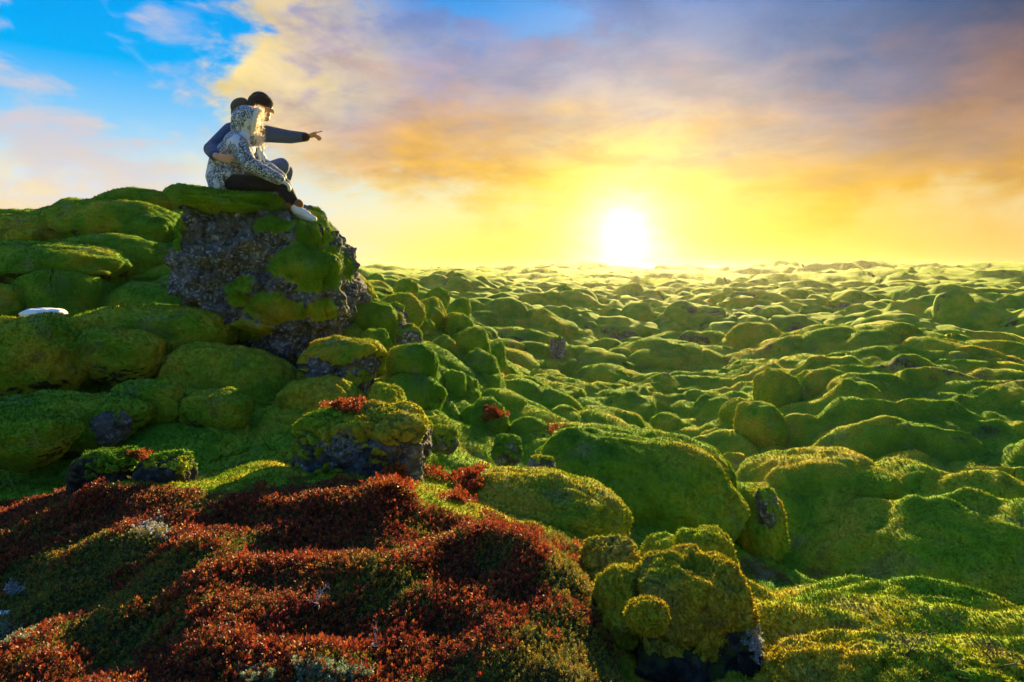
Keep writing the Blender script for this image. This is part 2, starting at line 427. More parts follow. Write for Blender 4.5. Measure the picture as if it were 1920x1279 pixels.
def terrain_xyz(x, y):
    r = np.sqrt(x*x+y*y)
    z = base_h(x, y)
    az_ = x/np.maximum(y, 0.5)
    z = z-0.23*sstep(r, 2.75, 4.0)*(1-sstep(r, 12.0, 16.0))*(1-sstep(az_, -0.02, 0.12))
    z = z-0.14*sstep(r, 2.6, 3.4)*(1-sstep(r, 12.0, 20.0))*sstep(az_, -0.02, 0.12)
    z = z-0.30*sstep(r, 14.0, 30.0)
    wx = x+0.22*vnoise2(x*1.7, y*1.7, 3); wy = y+0.22*vnoise2(x*1.7+9, y*1.7, 4)
    ox = np.zeros_like(x); oy = np.zeros_like(x); dz = np.zeros_like(x)
    def layer(cell, amp, k, weight, ox, oy, dz, power=0.7):
        m = weight > 0.002
        if not m.any(): return
        st = 1+0.9*right[m]
        h, px, py = domes((wx[m]*0.94+wy[m]*0.34)/st, -wx[m]*0.34+wy[m]*0.94, cell, k, power=power)
        px, py = px*0.94-py*0.34, px*0.34+py*0.94
        dz[m] += amp*weight[m]*h; ox[m] += px*weight[m]; oy[m] += py*weight[m]
    right = sstep(x/np.maximum(y, 0.5), 0.18, 0.32)*sstep(r, 3.4, 4.2)*(1-sstep(r, 10, 12))     # the smooth ridge on the right
    lumpy = sstep(vnoise2(x*0.35, y*0.35, 21), -0.5, 0.5)*0.5+0.65
    def bil(fx, fy, k): return np.sqrt(vnoise2(wx*fx+0.35*wy*fy, wy*fy-0.2*wx*fx, k)**2+0.0036)
    layer(0.42, 0.085, 11, sstep(r, 2.4, 3.4)*(1-sstep(r, 9, 14))*(1-0.85*right)*0.8, ox, oy, dz)
    layer(0.85, 0.34, 31, sstep(r, 4.0, 7.0)*(1-sstep(r, 18, 30))*lumpy*(1-0.72*right)*0.85, ox, oy, dz)
    layer(1.5, 0.62, 51, sstep(r, 10.0, 14.0)*(1-sstep(r, 50, 80))*lumpy*0.78, ox, oy, dz)
    layer(3.4, 0.85, 71, sstep(r, 18.0, 30.0)*(1-sstep(r, 200, 300))*lumpy*0.6, ox, oy, dz)
    layer(9.0, 1.1, 91, sstep(r, 50.0, 80.0)*(1-sstep(r, 400, 900)), ox, oy, dz)
    layer(26.0, 2.0, 95, sstep(r, 110.0, 180.0)*(1-sstep(r, 900, 1400)), ox, oy, dz)
    dz += (0.10*vnoise2(x*0.9, y*0.9, 5)*sstep(r, 3, 6) + 0.035*vnoise2(x*2.6, y*2.6, 6)*sstep(r, 1.5, 3)
           + 0.012*vnoise2(x*7.0, y*7.0, 7) + 0.005*vnoise2(x*17.0, y*17.0, 8))
    dz += right*(0.44*bil(0.62, 1.15, 9)+0.21*bil(1.3, 2.3, 10)+0.07*bil(3.0, 4.8, 15)+0.015*bil(8.0, 11.0, 16)-0.16)
    nearr = sstep(az_, 0.26, 0.42)*(1-sstep(r, 3.2, 4.0))*sstep(r, 1.3, 1.7)
    dz += nearr*(0.13*bil(1.5, 2.4, 25)+0.06*bil(3.6, 5.2, 26)+0.02*bil(9.0, 11.0, 27)-0.04)
    farr = sstep(r, 12.0, 18.0)*(1-sstep(r, 150, 300))
    dz += farr*(0.75*bil(0.16, 0.24, 33)+0.40*bil(0.42, 0.62, 34)+0.12*bil(1.1, 1.5, 35)+0.02*bil(2.8, 3.6, 36)-0.22)
    mid = sstep(r, 3.0, 5.0)*(1-sstep(r, 40, 60))*(1-right)
    dz += mid*(0.20*bil(0.8, 1.1, 17)+0.07*bil(2.1, 2.7, 18)+0.015*bil(5.0, 6.0, 19)-0.06)
    cm = (1-sstep(r, 2.3, 2.8))*(1-sstep(az_, 0.05, 0.2))*sstep(r, 1.0, 1.5)
    dz += cm*(0.085*vnoise2(x*2.3, y*2.6, 28)+0.035*vnoise2(x*5.5, y*5.5, 29))
    # far hummock left of the sun, rough-topped
    def hum(cx, cy, rx, ry, h):
        q = ((x-cx)/rx)**2+((y-cy)/ry)**2
        return h*np.exp(-q*1.3)*(1+0.35*vnoise2(x*0.9, y*0.9, 13)+0.25*vnoise2(x*2.4, y*2.4, 14))
    dz += hum(-2.6, 36, 3.2, 3.4, 0.85)+hum(40, 70, 9, 9, 0.8)+hum(19, 30, 2.0, 2.0, 0.7)+hum(55, 120, 16, 12, 1.6)
    rim = sstep(r, 70, 120)*(1-sstep(r, 330, 430))
    dz += rim*(2.6*np.clip(vnoise2(x*0.022, y*0.016, 81)-0.05, 0, 1)+0.7*vnoise2(x*0.09, y*0.07, 82)+0.35*vnoise2(x*0.3, y*0.2, 83))
    return x+ox, y+oy, z+dz

def ground_z(x, y):
    return float(terrain_xyz(np.array([float(x)]), np.array([float(y)]))[2][0])

def build_terrain():
    th_f = np.linspace(-math.radians(52), math.radians(52), 510)
    th_b = np.linspace(math.radians(52), math.radians(308), 90)[1:-1]
    th = np.concatenate([th_f, th_b])
    rr = np.concatenate([np.geomspace(0.35, 1.3, 30)[:-1], np.geomspace(1.3, 60, 460), np.geomspace(60, 520, 90)[1:]])
    T, R = np.meshgrid(th, rr)
    x = (R*np.sin(T)).ravel(); y = (R*np.cos(T)).ravel()
    X, Y, Z = terrain_xyz(x, y)
    nt, nr = len(th), len(rr)
    i = np.arange(nr-1)[:,None]*nt; j = np.arange(nt)[None]; j2 = (np.arange(nt)+1) % nt
    f = np.stack([i+j, i+j2[None], i+nt+j2[None], i+nt+j], -1).reshape(-1, 4)
    verts = np.stack([X, Y, Z], -1)
    c = len(verts)
    me = mesh_np('terrain', verts, f)
    return me
TERRAIN_ME = build_terrain()
terrain = link('terrain', TERRAIN_ME, M_GROUND, None, kind='structure')

# ------------------------------------------------------------------ moss shoots: thin upright triangles
def tri_areas(v, f):
    a = v[f[:,1]]-v[f[:,0]]; b = v[f[:,2]]-v[f[:,0]]
    n = np.cross(a, b); l = np.linalg.norm(n, axis=1)
    return 0.5*l, n/np.maximum(l, 1e-12)[:,None]

CAMP = np.array([0, 0, EYE])
def project(p):
    d = np.maximum(p[:,1], 1e-3)
    return 960+p[:,0]/d*F, HZ-(p[:,2]-EYE)/d*F

BLADES = [0]
def shoots(v, f, per, name, parent, mat, keep=None, size=1.0, min_nz=-0.35, far=16.0, tint=(0.5, 1.55), normals=None):
    """cover the triangles f of v with moss shoots; per = shoots per unit of solid angle (area / distance^2)"""
    if QUICK: return None
    ar, fn = tri_areas(v, f)
    c = v[f].mean(1)
    rel = CAMP-c; d = np.linalg.norm(rel, axis=1)
    facing = np.einsum('ij,ij->i', rel, fn)/np.maximum(d, 1e-6)
    w = ar/np.maximum(d, 1.2)**2*(0.30+0.70*np.clip(facing, 0, 1))
    w[fn[:,2] < min_nz] = 0; w[d > far] = 0; w[c[:,1] < 0.4] = 0
    ppx, ppy = project(c)
    w[(ppx < -260) | (ppx > 2180) | (ppy > 1560)] = 0
    if keep is not None: w = w*keep(c, fn, ppx, ppy)
    tot = w.sum(); n = int(per*tot)
    if n < 8: return None
    idx = np.searchsorted(np.cumsum(w)/tot, RNG.random(n)); idx = np.minimum(idx, len(f)-1)
    u = RNG.random(n); q = RNG.random(n); fl = u+q > 1; u[fl] = 1-u[fl]; q[fl] = 1-q[fl]
    t = f[idx]
    p = v[t[:,0]]*(1-u-q)[:,None]+v[t[:,1]]*u[:,None]+v[t[:,2]]*q[:,None]
    nrm = fn[idx]
    if normals is not None:
        nrm = normals[t[:,0]]*(1-u-q)[:,None]+normals[t[:,1]]*u[:,None]+normals[t[:,2]]*q[:,None]
    dd = np.linalg.norm(p-CAMP, axis=1)
    s = size*np.maximum(0.75, dd/2.0)**0.5
    jit = RNG.normal(size=(n, 3))*0.42
    dr = nrm+jit+np.array([0, 0, 0.25]); dr /= np.linalg.norm(dr, axis=1)[:,None]
    side = np.cross(dr, RNG.normal(size=(n, 3))); side /= np.maximum(np.linalg.norm(side, axis=1), 1e-6)[:,None]
    ln = 0.0088*s*(0.55+0.9*RNG.random(n)); wd = 0.0027*s*np.maximum(1.0, dd/3.0)**0.3*(0.7+0.6*RNG.random(n))
    p = p-nrm*(0.002*s)[:,None]
    a = p-side*wd[:,None]; b = p+side*wd[:,None]; tip = p+dr*ln[:,None]
    vv = np.stack([a, b, tip], 1).reshape(-1, 3)
    ff = np.arange(3*n).reshape(-1, 3)
    me = mesh_fast(name, vv, ff)
    tn = tint[0]+(tint[1]-tint[0])*RNG.random(n)
    wm = RNG.normal(size=n)*0.10
    cols = np.stack([tn*(1+wm), tn, tn*(1-wm), np.ones(n)], -1)
    at = me.attributes.new('tint', 'FLOAT_COLOR', 'POINT')
    at.data.foreach_set('color', np.repeat(cols, 3, axis=0).astype(np.float32).ravel())
    a2 = me.attributes.new('sn', 'FLOAT_VECTOR', 'POINT')
    a2.data.foreach_set('vector', np.repeat(nrm/np.maximum(np.linalg.norm(nrm, axis=1), 1e-6)[:,None], 3, axis=0).astype(np.float32).ravel())
    BLADES[0] += n
    return link(name, me, mat, parent, kind='stuff')

def mesh_fast(name, verts, faces, smooth=False):
    me = bpy.data.meshes.new(name)
    verts = np.ascontiguousarray(verts, dtype=np.float32); faces = np.ascontiguousarray(faces, dtype=np.int32)
    n, kk = faces.shape
    me.vertices.add(len(verts)); me.vertices.foreach_set('co', verts.ravel())
    me.loops.add(n*kk); me.loops.foreach_set('vertex_index', faces.ravel())
    me.polygons.add(n); me.polygons.foreach_set('loop_start', np.arange(0, n*kk, kk, dtype=np.int32))
    me.polygons.foreach_set('loop_total', np.full(n, kk, dtype=np.int32))
    me.polygons.foreach_set('use_smooth', np.full(n, smooth, dtype=bool))
    me.update(calc_edges=True)
    return me

# ------------------------------------------------------------------ blobs: pillows of moss and blocks of lava
_ico = {}
def ico(sub):
    if sub not in _ico:
        bm = bmesh.new(); bmesh.ops.create_icosphere(bm, subdivisions=sub, radius=1.0)
        v = np.array([tuple(q.co) for q in bm.verts]); f = np.array([[q.index for q in g.verts] for g in bm.faces]); bm.free()
        _ico[sub] = (v/np.linalg.norm(v, axis=1)[:,None], f)
    return _ico[sub]

def vnormals(v, f):
    a = np.cross(v[f[:,1]]-v[f[:,0]], v[f[:,2]]-v[f[:,0]])
    n = np.zeros_like(v)
    for i in range(3): np.add.at(n, f[:,i], a)
    return n/np.maximum(np.linalg.norm(n, axis=1), 1e-12)[:,None]

def superblob(sub, rx, ry, rz, seed, e=2.5, lobes=0.15, lump=0.034, undercut=0.25, rot=0.0, tilt=0.0):
    p, f = ico(sub)
    k = (np.abs(p)**e).sum(1)**(-1.0/e)
    q = p*k[:,None]
    sd = np.array([seed*3.17, seed*1.73, seed*0.91])
    r = 1+lobes*vnoise3(p*1.25+sd, 1)+lobes*0.55*vnoise3(p*2.7+sd, 2)+lump*vnoise3(p*6.0+sd, 3)+lump*0.35*vnoise3(p*14+sd, 5)
    # pillowy swellings with creases between them
    cr = np.abs(vnoise3(p*2.1+sd+11, 4))
    r -= 0.75*lump*np.exp(-(cr/0.08)**2)
    cr2 = np.abs(vnoise3(p*4.3+sd+23, 14))
    r -= 0.45*lump*np.exp(-(cr2/0.10)**2)
    q = q*r[:,None]
    low = np.clip(-q[:,2]-0.05, 0, 1)
    q[:,:2] *= (1-undercut*low)[:,None]
    q = q*np.array([rx, ry, rz])
    if tilt:
        c, s = math.cos(tilt), math.sin(tilt)
        q = np.stack([q[:,0]*c+q[:,2]*s, q[:,1], -q[:,0]*s+q[:,2]*c], -1)
    if rot:
        c, s = math.cos(rot), math.sin(rot)
        q = np.stack([q[:,0]*c-q[:,1]*s, q[:,0]*s+q[:,1]*c, q[:,2]], -1)
    return q, f

def make_mossy(name='mossy_stone', pale=0.0, rocky=-0.62):
    m, t, N, out = new_mat(name)
    geo = t.nodes.new('ShaderNodeNewGeometry')
    pos = geo.outputs['Position']
    c = moss_colour(t, N, pos, 1.6)
    if pale: c = N.mix(pale, c, (0.16, 0.24, 0.12, 1))
    nz = N.sep(geo.outputs['Normal'])[2]
    rk = N.ss(N.add(N.mul(nz, -1.0), N.mul(N.sub(N.noise(pos, 4.0, 5, 0.65), 0.5), 1.6)), -rocky, -rocky+0.12)
    lich = N.ss(N.noise(pos, 26.0, 5, 0.75), 0.56, 0.66)
    rock = N.mix(lich, N.mix(N.noise(pos, 12.0, 4, 0.7), (0.014, 0.011, 0.010, 1), (0.055, 0.045, 0.042, 1)), (0.24, 0.26, 0.27, 1))
    c = N.mix(rk, c, rock)
    h = N.add(N.noise(pos, 75.0, 3, 0.6), N.mul(N.noise(pos, 16.0, 4, 0.6), 1.6))
    p = principled(t, N, c, 0.95, 0.05, 0.22, (0.45, 0.60, 0.10, 1), bump(t, N, h, 0.6, 0.012))
    t.links.new(p.outputs[0], out.inputs[0])
    return m
M_MOSSY = make_mossy()
M_MOSS_ONLY = make_mossy('moss_cushion', rocky=-2.5)

def make_lava(name='lava_rock', lichen=1.0, dark=1.0):
    m, t, N, out = new_mat(name)
    geo = t.nodes.new('ShaderNodeNewGeometry'); pos = geo.outputs['Position']
    wob = N.v('ADD', pos, N.v('SCALE', N.noise(pos, 6.0, 3, 0.6, out='Color'), scale=0.12))
    base = N.mix(N.ss(N.noise(pos, 11.0, 7, 0.72), 0.34, 0.68), (0.050*dark, 0.050*dark, 0.052*dark, 1), (0.24*dark, 0.25*dark, 0.25*dark, 1))
    patch = N.ss(N.noise(pos, 3.1, 4, 0.62), 0.36, 0.55)
    blot = N.ss(N.add(N.voro(wob, 8.5), N.mul(N.sub(N.noise(pos, 30.0, 4, 0.65), 0.5), 0.9)), 0.42, 0.16)
    crust = N.ss(N.noise(wob, 19.0, 7, 0.74), 0.52, 0.62)
    speck = N.ss(N.add(N.voro(wob, 26.0), N.mul(N.sub(N.noise(pos, 55.0, 3, 0.65), 0.5), 0.6)), 0.48, 0.26)
    field = N.m('MAXIMUM', N.mul(blot, 0.9), N.mul(patch, 0.75))
    li = N.mul(N.mul(N.m('MAXIMUM', speck, N.mul(crust, 0.45)), field), lichen)
    lic = N.mix(N.noise(pos, 7.0, 3, 0.5), (0.60, 0.67, 0.76, 1), (0.80, 0.83, 0.84, 1))
    lic = N.mix(N.ss(N.noise(pos, 60.0, 3, 0.6), 0.4, 0.62), lic, (0.26, 0.29, 0.31, 1))
    c = N.mix(li, base, lic)
    # young moss creeping over the ledges
    nz = N.sep(geo.outputs['Normal'])[2]
    g = N.ss(N.add(N.noise(pos, 4.2, 6, 0.7), N.mul(nz, 0.20)), 0.60, 0.72)
    gr = N.mix(N.noise(pos, 24.0, 3, 0.6), (0.045, 0.085, 0.012, 1), (0.11, 0.16, 0.03, 1))
    c = N.mix(N.mul(g, 0.85), c, gr)
    h = N.add(N.mul(N.noise(pos, 22.0, 8, 0.74), 1.6), N.mul(N.sub(1.0, N.voro(wob, 16.0)), 0.5))
    h = N.add(h, N.mul(li, 0.35))
    p = principled(t, N, c, 0.92, 0.2, normal=bump(t, N, h, 1.0, 0.04))
    t.links.new(p.outputs[0], out.inputs[0])
    return m
M_LAVA_DARK = make_lava('dark_lava_rock', 0.2, 0.3)
M_LAVA = make_lava()

PER = 3.3e5       # moss shoots per steradian of surface
def set_base(v, base):
    return v - np.array(base)

def mossy(box, Y, label, name='mossy_boulder', cat='boulder', group=None, deep=0.8, emb=0.35, sub=5, seed=None, per=1.0, mat=None, **kw):
    """a moss-covered boulder whose visible part fills the photograph box (x0, y0, x1, y1) at Y metres"""
    x0, y0, x1, y1 = box
    if Y > 4.8: sub = min(sub, 5)
    seed = seed if seed is not None else (x0*0.37+y0*0.11) % 97
    sc = Y/F
    rx = (x1-x0)/2*sc; h = (y1-y0)*sc; rz = h/(1-emb)/2
    ry = max(rx*deep, rz*0.8)
    top = W((x0+x1)/2, y0, Y)
    ctr = np.array([top.x, Y, top.z-rz])
    v, f = superblob(sub, rx, ry, rz, seed, **kw)
    mx = np.abs(v).max(0); v = v*np.array([rx, ry, rz])/mx
    base = Vector((ctr[0], ctr[1], ctr[2]-rz))
    me = mesh_np(name, v+ctr-np.array(base), f)
    o = link(name, me, mat or M_MOSSY, None, label=label, category=cat, group=group)
    o.location = base
    if Y < 16 and per > 0:
        vw = v+ctr
        # no shoots where the boulder sinks into the ground
        b = shoots(vw, f, PER*per, 'moss', o, M_BLADE, normals=vnormals(vw, f))
        if b is not None:
            b.data.transform(Matrix.Translation(-base))
    return o

GC = 'round mossy boulders stepping down the slope below the couple'
GV = 'moss pillows on the valley floor'
GR = 'moss knolls of the lava field beyond the valley'
MOUNDS = [
 # crest and flank of the hill on the left
 ((305,342,388,392), 9.4, 'round mossy knob on the hill crest just left of the seated couple', {}),
 ((185,352,325,405), 9.2, 'broad moss hump on the hill crest under the cream cloud', dict(deep=1.0)),
 ((100,376,332,452), 8.3, 'long sausage-shaped moss mound below the hill crest', dict(name='moss_mound', lobes=0.12)),
 ((-60,398,140,462), 8.0, 'dark green moss mound at the left picture edge below the crest', dict(name='moss_mound')),
 ((14,424,76,460), 7.5, 'small moss knob in front of the dark mound at the left edge', dict(emb=0.3)),
 ((225,402,330,458), 8.0, 'drooping moss bulge touching the left side of the big rock', {}),
 ((-70,449,246,545), 6.7, 'wide overhanging moss mound with deep shadow under its lip, left of the rock', dict(name='moss_mound', emb=0.22, undercut=0.5, sub=6, lobes=0.10)),
 ((90,437,330,505), 7.4, 'low moss shelf behind the wide overhanging mound', dict(name='moss_mound', lobes=0.1, emb=0.5)),
 ((-60,528,48,598), 5.7, 'moss dome beside the white snow patch at the left edge', {}),
 ((125,572,436,668), 5.15, 'long moss mound with a blunt round end below the big rock', dict(name='moss_mound', sub=6, deep=0.55, emb=0.3, e=3.0, lobes=0.09)),
 ((-90,582,182,762), 4.35, 'large bulging moss mound below the snow patch', dict(name='moss_mound', sub=6, emb=0.2, deep=0.8, undercut=0.4)),
 ((140,612,310,712), 4.5, 'moss arch hanging over a black hollow beside the large bulging mound', dict(name='moss_mound', sub=6, emb=0.15, deep=0.7, undercut=0.45, tilt=0.12)),
 ((280,640,556,760), 4.75, 'smooth moss shelf ending in a round nose below the big rock', dict(name='moss_mound', sub=6, emb=0.5, deep=0.8, tilt=0.12, lobes=0.1)),
 ((-50,768,135,872), 3.1, 'low moss cushion over a dark gap at the lower left edge', dict(name='moss_mound', emb=0.12, undercut=0.55, sub=6)),
 ((-40,735,272,828), 3.6, 'long moss cushion with a bare grey stone tip at its end', dict(name='moss_mound', sub=6, emb=0.25, deep=0.5, e=3)),
 ((195,709,355,800), 3.9, 'thick moss pillow above the narrow black gap', dict(name='moss_mound', sub=6, emb=0.25, deep=0.6)),
 ((335,724,475,795), 3.95, 'small moss pillow at the end of the narrow black gap', dict(emb=0.3, sub=6)),
 ((515,700,690,790), 4.35, 'yellow-green moss hump above the red sprigs on the grey stone', dict(name='moss_mound', sub=6, emb=0.45)),
 ((684,714,762,800), 4.1, 'upright moss dome beside the grey mossy stone', dict(emb=0.35, sub=6)),
 # cascade right of the big rock
 ((652,530,702,572), 6.9, 'small mossy knob behind the right shoulder of the big rock', dict(group=GC)), ((640,560,752,634), 6.2, 'dark smooth mossy boulder touching the right foot of the big rock', dict(sub=6)),
 ((700,546,802,622), 7.0, 'tall mossy boulder with a bare rock face behind the dark smooth one', dict(sub=6, emb=0.2)),
 ((610,608,692,660), 5.7, 'brownish mossy boulder under the right foot of the big rock', dict()),
 ((676,614,728,660), 5.6, 'mossy lump tucked between the dark smooth boulder and the lone round one', dict(group=GC)), ((724,642,824,712), 5.1, 'big round mossy boulder alone in the middle of the cascade', dict(sub=6, emb=0.22, lobes=0.08)),
 ((775,556,832,604), 7.8, 'mossy boulder on the cascade skyline right of the tall one with a rock face', dict(group=GC)), ((828,585,884,634), 7.8, 'topmost broad boulder of the cascade\'s right edge above the valley', dict(group=GC)), ((800,628,852,676), 6.8, 'mossy boulder behind the small knobbly pale-tipped stone', dict(group=GC)),
 ((846,612,912,664), 7.4, 'mossy boulder at the outer bend of the cascade facing the valley', dict(group=GC)), ((820,690,872,752), 5.7, 'upright mossy boulder just right of the lone round one', dict(group=GC)), ((864,652,932,704), 6.8, 'broad mossy boulder low on the valley side of the cascade', dict(group=GC)),
 ((700,700,838,768), 4.9, 'long yellow-green moss mound under the big round boulder', dict(name='moss_mound', sub=6, emb=0.4)),
 ((828,698,895,756), 5.9, 'mossy boulder below the upright one and right of the long yellow mound', dict(group=GC)), ((880,690,944,746), 6.6, 'mossy boulder near the foot of the cascade\'s valley side', dict(group=GC)), ((870,745,948,800), 5.3, 'half-sunk mossy boulder above the small rusty shrub', dict(group=GC)),
 ((760,768,846,826), 4.6, 'low mossy swelling between the grey mossy stone and the long yellow mound', dict(group=GC, emb=0.45)), ((930,744,990,790), 6.2, 'lowest mossy boulder of the cascade where the valley floor begins', dict(group=GC)), ((772,590,812,626), 7.3, 'little mossy knob directly behind the tall boulder with a rock face', dict(group=GC)),
 ((905,638,945,676), 8.0, 'small outlying mossy boulder at the upper valley edge of the cascade', dict(group=GC)), ((842,556,880,586), 9.6, 'far small mossy boulder at the top end of the cascade', dict(group=GC)), ((800,536,840,566), 10.5, 'tiny farthest mossy boulder of the cascade below the sky', dict(group=GC)),
 ((740,520,780,548), 11.0, 'mossy knob on the cascade skyline nearest the big rock', dict(group=GC)), ((940,780,1040,828), 5.4, 'flat moss mound at the foot of the cascade beside the valley', dict(name='moss_mound', emb=0.5)),
 # valley floor
 ((1003,720,1108,796), 9.0, 'long grey-green moss back lying like a seal on the valley floor', dict(name='moss_mound', deep=1.3, emb=0.3, rot=-0.5)),
 ((950,693,1085,745), 10.3, 'long moss pillow just behind the seal-like back on the valley floor', dict(group=GV)), ((955,655,1032,694), 12.4, 'moss pillow left of the bare brown lava stack', dict(group=GV)), ((1040,660,1112,692), 12.4, 'moss pillow right of the bare brown lava stack', dict(group=GV)),
 ((965,680,1012,700), 11.6, 'flat little moss pillow in front of the brown lava stack', dict(group=GV)), ((1100,718,1190,764), 9.8, 'moss pillow right of the seal-like back in the valley', dict(group=GV)), ((1120,690,1200,730), 11.0, 'moss pillow behind and right of the seal-like back', dict(group=GV)),
 ((1190,700,1290,760), 10.2, 'wide moss pillow in the centre of the valley floor', dict(group=GV)), ((1200,770,1300,822), 8.2, 'large near moss pillow in the valley before the largest dark mound', dict(group=GV)), ((1120,775,1210,815), 8.4, 'near moss pillow between the largest dark mound and the seal-like back', dict(group=GV)),
 ((1280,740,1370,800), 8.8, 'moss pillow against the foot of the right-hand ridge', dict(group=GV)), ((1300,800,1385,856), 7.2, 'nearest moss pillow in the gully below the right-hand ridge', dict(group=GV)), ((1232,836,1300,880), 6.4, 'small moss pillow in the gully beside the largest dark mound', dict(group=GV)),
 ((1330,690,1400,730), 11.0, 'moss pillow in the valley under the upper moss nose', dict(group=GV)), ((1410,640,1490,692), 13.0, 'moss pillow in the valley mouth behind the ridge crest, left one', dict(group=GV)), ((1460,655,1530,690), 12.5, 'moss pillow in the valley mouth behind the ridge crest, right one', dict(group=GV)),
 ((1270,640,1340,680), 14.5, 'moss pillow below the sun, right of centre in the valley', dict(group=GV)), ((1180,640,1260,676), 14.5, 'moss pillow straight below the sun in the valley', dict(group=GV)), ((1020,600,1100,632), 19.0, 'distant moss pillow beyond the brown lava stack', dict(group=GV)),
 ((880,618,940,656), 13.0, 'moss pillow at the upper end of the valley beside the cascade', dict(group=GV)), ((900,588,980,616), 19.0, 'distant moss pillow behind the upper valley end', dict(group=GV)), ((990,560,1070,590), 25.0, 'farthest moss pillow left of the sun below the horizon', dict(group=GV)),
 # right ridge: drooping noses along its valley side
 ((1378,752,1475,850), 6.9, 'moss nose drooping from the right-hand ridge into the valley', dict(emb=0.25, undercut=0.4)),
 ((1412,690,1500,772), 8.3, 'upper moss nose of the right-hand ridge above the valley', dict(emb=0.3)),
 ((1350,742,1420,806), 7.8, 'small moss nose low on the valley side of the right-hand ridge', dict(emb=0.3)),
 ((1375,845,1700,990), 5.3, 'broad dark-bellied moss mound at the near foot of the right-hand ridge', dict(name='moss_mound', sub=6, emb=0.2, deep=0.8, undercut=0.4)),
 ((1480,690,1620,770), 8.4, 'rounded moss bulge on the crest of the right-hand ridge', dict(name='moss_mound', emb=0.5)),
 ((1700,660,1800,720), 9.6, 'moss hump on the skyline of the right-hand ridge', dict(name='moss_mound', emb=0.5)),
 ((1690,880,1960,1040), 4.9, 'dark moss mound at the right picture edge above the hollow', dict(name='moss_mound', sub=6, emb=0.35, deep=0.8)),
 # beyond
 ((1720,576,1980,690), 16.5, 'big moss-covered lava hill at the right picture edge', dict(name='moss_mound', sub=6, emb=0.3, lobes=0.2, lump=0.12, per=0)),
 ((1355,540,1430,584), 27.0, 'brown bare-topped lava knoll in the middle of the far field', dict(per=0, emb=0.2)),
 ((1420,575,1480,612), 21.0, 'mossy knoll in front of the brown bare-topped lava knoll', dict(group=GR, per=0)), ((1490,570,1570,612), 22.0, 'mossy knoll below the bare lava outcrop right of the sun', dict(group=GR, per=0)), ((1560,590,1640,636), 18.0, 'mossy knoll left of the big lava hill, the nearer one', dict(group=GR, per=0)),
 ((1640,600,1720,640), 18.0, 'mossy knoll touching the left foot of the big lava hill', dict(group=GR, per=0)), ((1330,590,1400,626), 20.0, 'mossy knoll left of and below the brown bare-topped knoll', dict(group=GR, per=0)), ((1600,548,1670,580), 30.0, 'far mossy knoll below the horizon left of the small dark outcrop', dict(group=GR, per=0)),
 ((1240,592,1310,624), 20.0, 'mossy knoll just right below the sun in the far field', dict(group=GR, per=0)), ((1460,540,1520,566), 33.0, 'farthest mossy knoll between the brown knoll and the horizon', dict(group=GR, per=0)), ((1100,590,1160,616), 22.0, 'mossy knoll left of the sun in the far field', dict(group=GR, per=0)),
 # nearer mounds right of the red carpet
 ((800,882,1186,1060), 3.0, 'big smooth moss mound just behind the red carpet', dict(name='moss_mound', sub=6, emb=0.22, deep=0.75, lobes=0.10, tilt=0.06, undercut=0.15)),
 ((975,800,1395,1010), 4.2, 'largest dark-flanked moss mound in the middle of the picture', dict(name='moss_mound', sub=6, emb=0.2, deep=0.75, lobes=0.14, tilt=0.10, undercut=0.25)),
 ((1375,905,1470,1040), 4.3, 'steep mossy rock leaning against the right end of the largest dark mound', dict(emb=0.25, sub=6)),
]
for box, Y, lab, kw in MOUNDS:
    x0 = box[0]
    kw = dict(kw)
    if kw.get('group') == GC:
        x0, y0, x1, y1 = box; w = (x1-x0)*0.13; box = (x0-w, y0, x1+w, y1+4)
        for q_, d_ in dict(emb=0.45, deep=1.15, lobes=0.18, lump=0.035, e=2.2, tilt=0.16, rot=-0.5+((x0*7) % 10)*0.1, sub=5).items(): kw.setdefault(q_, d_)
    if kw.get('group') == GV:
        for q_, d_ in dict(emb=0.5, deep=1.1, lobes=0.20, lump=0.04, rot=-0.5+((x0*7) % 10)*0.1).items(): kw.setdefault(q_, d_)
    if kw.get('name') == 'moss_mound': kw['cat'] = 'mound'
    mossy(box, Y, lab, **kw)

# moss shoots on the open ground
def ground_shoots():
    n = len(TERRAIN_ME.vertices); v = np.empty(n*3, np.float32); TERRAIN_ME.vertices.foreach_get('co', v); v = v.reshape(-1, 3).astype(float)
    q = np.empty(len(TERRAIN_ME.polygons)*4, np.int32); TERRAIN_ME.loops.foreach_get('vertex_index', q); q = q.reshape(-1, 4)
    cy = v[q[:,0], 1]; q = q[(cy > 0.5) & (cy < 17)]
    f = np.concatenate([q[:,[0,1,2]], q[:,[0,2,3]]])
    ar, fn = tri_areas(v, f)
    if fn[:,2].mean() < 0: f = f[:,[0,2,1]]
    def keep(c, fn, ppx, ppy): return 1-0.6*inside(CARPET, ppx, ppy)
    vn = vnormals(v, f)
    return shoots(v, f, PER, 'moss', terrain, M_BLADE, keep=keep, normals=vn), v, f, vn

def inside(poly, px, py):
    r = np.zeros(len(px), bool); n = len(poly)
    for i in range(n):
        x0, y0 = poly[i]; x1, y1 = poly[(i+1) % n]
        c = ((y0 > py) != (y1 > py)) & (px < (x1-x0)*(py-y0)/(y1-y0+1e-9)+x0)
        r ^= c
    return r
CARPET = [(-250,960),(0,950),(180,910),(330,918),(420,925),(560,905),(700,900),(760,930),(820,960),(980,990),(1110,1020),(1125,1110),(1150,1200),(1190,1600),(-250,1600)]
moss_ground, TV, TF, TN = ground_shoots()
px_, py_ = project(TV)
lit_ = (inside(CARPET, px_, py_) & (TV[:,1] > 0.5) & (TV[:,1] < 3.4)).astype(np.float32)
TERRAIN_ME.attributes.new('litter', 'FLOAT', 'POINT').data.foreach_set('value', lit_)

